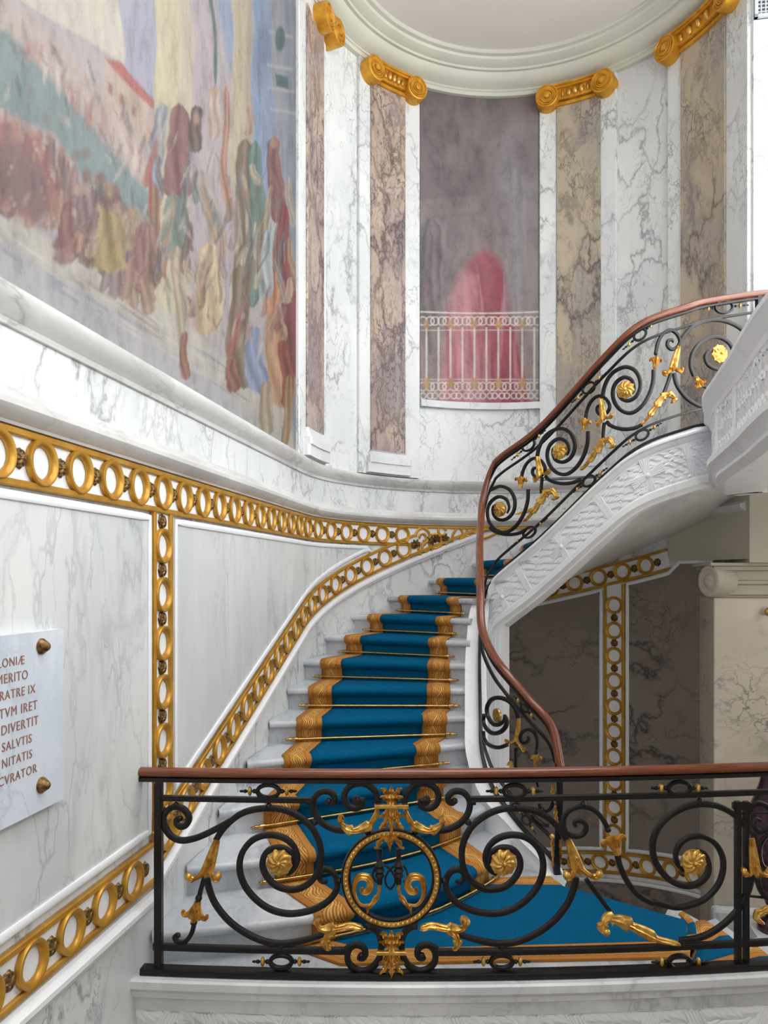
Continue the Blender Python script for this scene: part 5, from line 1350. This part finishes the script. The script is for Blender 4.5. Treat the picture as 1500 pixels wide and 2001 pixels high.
A2 = [(690, 578), (700, 520), (722, 470), (755, 437), (805, 418), (850, 435), (874, 480), (874, 525), (855, 562), (822, 582), (790, 576), (772, 552), (770, 520), (785, 505)]
B2 = [(941, 432), (938, 490), (918, 555), (882, 610), (835, 642), (788, 633), (752, 592), (742, 540), (758, 495), (797, 469), (834, 482), (848, 520), (838, 550)]
T2 = [(952, 350), (962, 300), (985, 258), (1020, 238), (1052, 253), (1070, 288), (1058, 318), (1030, 332), (1010, 315), (1012, 290), (1032, 286), (1038, 300)]
C2 = [(712, 685), (730, 703), (765, 717), (805, 722), (850, 716), (885, 700)]
S2 = [(700, 690), (696, 730), (694, 770)]
hw, hd = .0135, .012
def unit(dx, dy, m, clip=940):
    def tr(pl, ox=0, oy=0): return [S6(x+dx+ox*m, y+dy+oy*m) for x, y in pl if 900+.4*(x+dx+ox*m) > clip+8]
    for pl, tp, w_, o in ((A2, (1, .5), hw, (0, 0)), (B2, (1, .5), hw, (0, 0)), (T2, (1, .5), hw*.85, (-23, 21)), (C2, (1, 1), hw, (21, -34)), (S2, (1, 1), hw*.8, (18, -34))):
        t_ = tr(pl, *o)
        if len(t_) > 2: bar(up_, t_, w_, hd, 'scroll', sr, taper=tp)
    flower(up_, S6(805+dx, 530+dy), .062, sr)
    tx = -20*m; tulip(up_, S6(945+dx+tx, 428+dy), S6(950+dx+tx, 372+dy), 9, sr); knob(up_, S6(952+dx+tx, 352+dy), .015, 'collar', sr)
    if S6(690+dx, 0)[0] > clip+10:
        ox, oy = 13*m, -27*m
        crown_leaf(up_, S6(690+dx+ox*.7, 575+dy+oy*.7), S6(700+dx+ox, 672+dy+oy), S6(672+dx+ox, 700+dy+oy), S6(738+dx+ox, 660+dy+oy), 10, sr)
    lx, ly = ((0, 0), (32, -78), (47, -111))[m]
    leaf(up_, [S6(x+dx+lx, y+dy+ly) for x, y in ((880, 700), (920, 655), (955, 605), (985, 565), (1015, 555), (1036, 578), (1020, 598))], [2, 6, 9, 10, 9, 7, 3], 6, 'acanthus_leaf', sr, .012, .01, depth=.016)
unit(0, 0, 0); unit(-320, 300, 1); unit(-612, 583, 2)
for pl, tp, w_ in (([(1065, 320), (1085, 268), (1140, 215), (1225, 188), (1310, 200), (1385, 248), (1420, 330)], (1, 1), hw), ([(1420, 400), (1335, 422), (1262, 430), (1210, 408), (1194, 368), (1215, 338), (1250, 325)], (1, .5), hw),
                   ([(1138, 462), (1122, 410), (1132, 350), (1175, 296), (1240, 270), (1298, 290), (1328, 335), (1315, 385), (1285, 405)], (1, .5), hw), ([(1185, 510), (1222, 530), (1243, 562), (1238, 598), (1212, 606), (1198, 590), (1210, 582)], (1, .6), hw*.85),
                   ([(1040, 448), (1055, 505), (1095, 562), (1145, 598), (1195, 614), (1260, 618)], (1, 1), hw), ([(1025, 450), (1008, 500), (990, 548)], (1, 1), hw*.8), ([(1345, 425), (1300, 440), (1280, 470), (1285, 520)], (1, 1), hw*.8)):
    bar(up_, [S6(*q) for q in pl], w_, hd, 'scroll', sr, taper=tp)
flower(up_, S6(1260, 355), .064, sr); tulip(up_, S6(1142, 466), S6(1172, 512), 9, sr)
crown_leaf(up_, S6(1060, 320), S6(1032, 428), S6(992, 455), S6(1072, 440), 11, sr)
for c, a in (((1285, 125), -.08), ((875, 260), -.72), ((625, 520), -.72), ((330, 800), -.72), ((885, 750), -.55), ((625, 975), -.62), ((335, 1225), -.66)):
    oval(up_, S6(*c), 13.5 if c[0] < 1200 else 17, 9 if c[0] < 1200 else 11.5, sr, a, .95)
# lower part beside the first steps
for pl, tp, w_ in (([(765, 1045), (745, 960), (695, 870), (610, 800), (500, 772), (410, 800), (355, 880), (348, 970), (382, 1062), (440, 1125), (510, 1130), (570, 1080), (578, 1000)], (1, .5), hw), ([(310, 1000), (300, 1080), (330, 1170), (400, 1235), (470, 1248), (550, 1215), (605, 1140), (612, 1060), (585, 1000)], (1, .5), hw),
                   ([(620, 1400), (520, 1435), (430, 1425), (350, 1380), (308, 1310), (298, 1220)], (1, 1), hw*.9), ([(735, 1440), (733, 1560), (732, 1690), (735, 1800)], (1, 1), hw*.8),
                   ([(1010, 1460), (1020, 1370), (1005, 1290), (960, 1220), (890, 1198), (820, 1235), (792, 1310), (825, 1370), (880, 1365), (908, 1315), (880, 1295)], (1, .5), hw*.8), ([(985, 1700), (990, 1800), (1040, 1960)], (1, 1), hw*.8)):
    bar(lo_, [S7(*q) for q in pl], w_, hd, 'scroll', sr, taper=tp)
bar(lo_, [S8(*q) for q in ((1050, 480), (1060, 530), (1110, 575), (1180, 560), (1230, 470), (1235, 330))], hw*.8, hd, 'scroll', sr); bar(lo_, [S8(*q) for q in ((950, 620), (1010, 690), (1100, 760), (1190, 770))], hw*.8, hd, 'scroll', sr)
flower(lo_, S7(472, 1010), .046, sr)
crown_leaf(lo_, S7(770, 1050), S7(735, 1360), S7(600, 1370), S7(825, 1480), 8, sr)
tulip(lo_, S7(985, 1690), S7(1000, 1540), 8, sr); knob(lo_, S7(1005, 1500), .014, 'collar', sr)
leaf(lo_, [S7(730, 1800), S7(690, 1720), S7(640, 1660), S7(590, 1680)], [5, 6, 6, 3], 3, 'acanthus_leaf', sr, .012)
oval(lo_, S7(850, 910), 9, 5.5, sr, .85, .7); oval(lo_, S8(870, 700), 10, 7, sr, .95, .7)
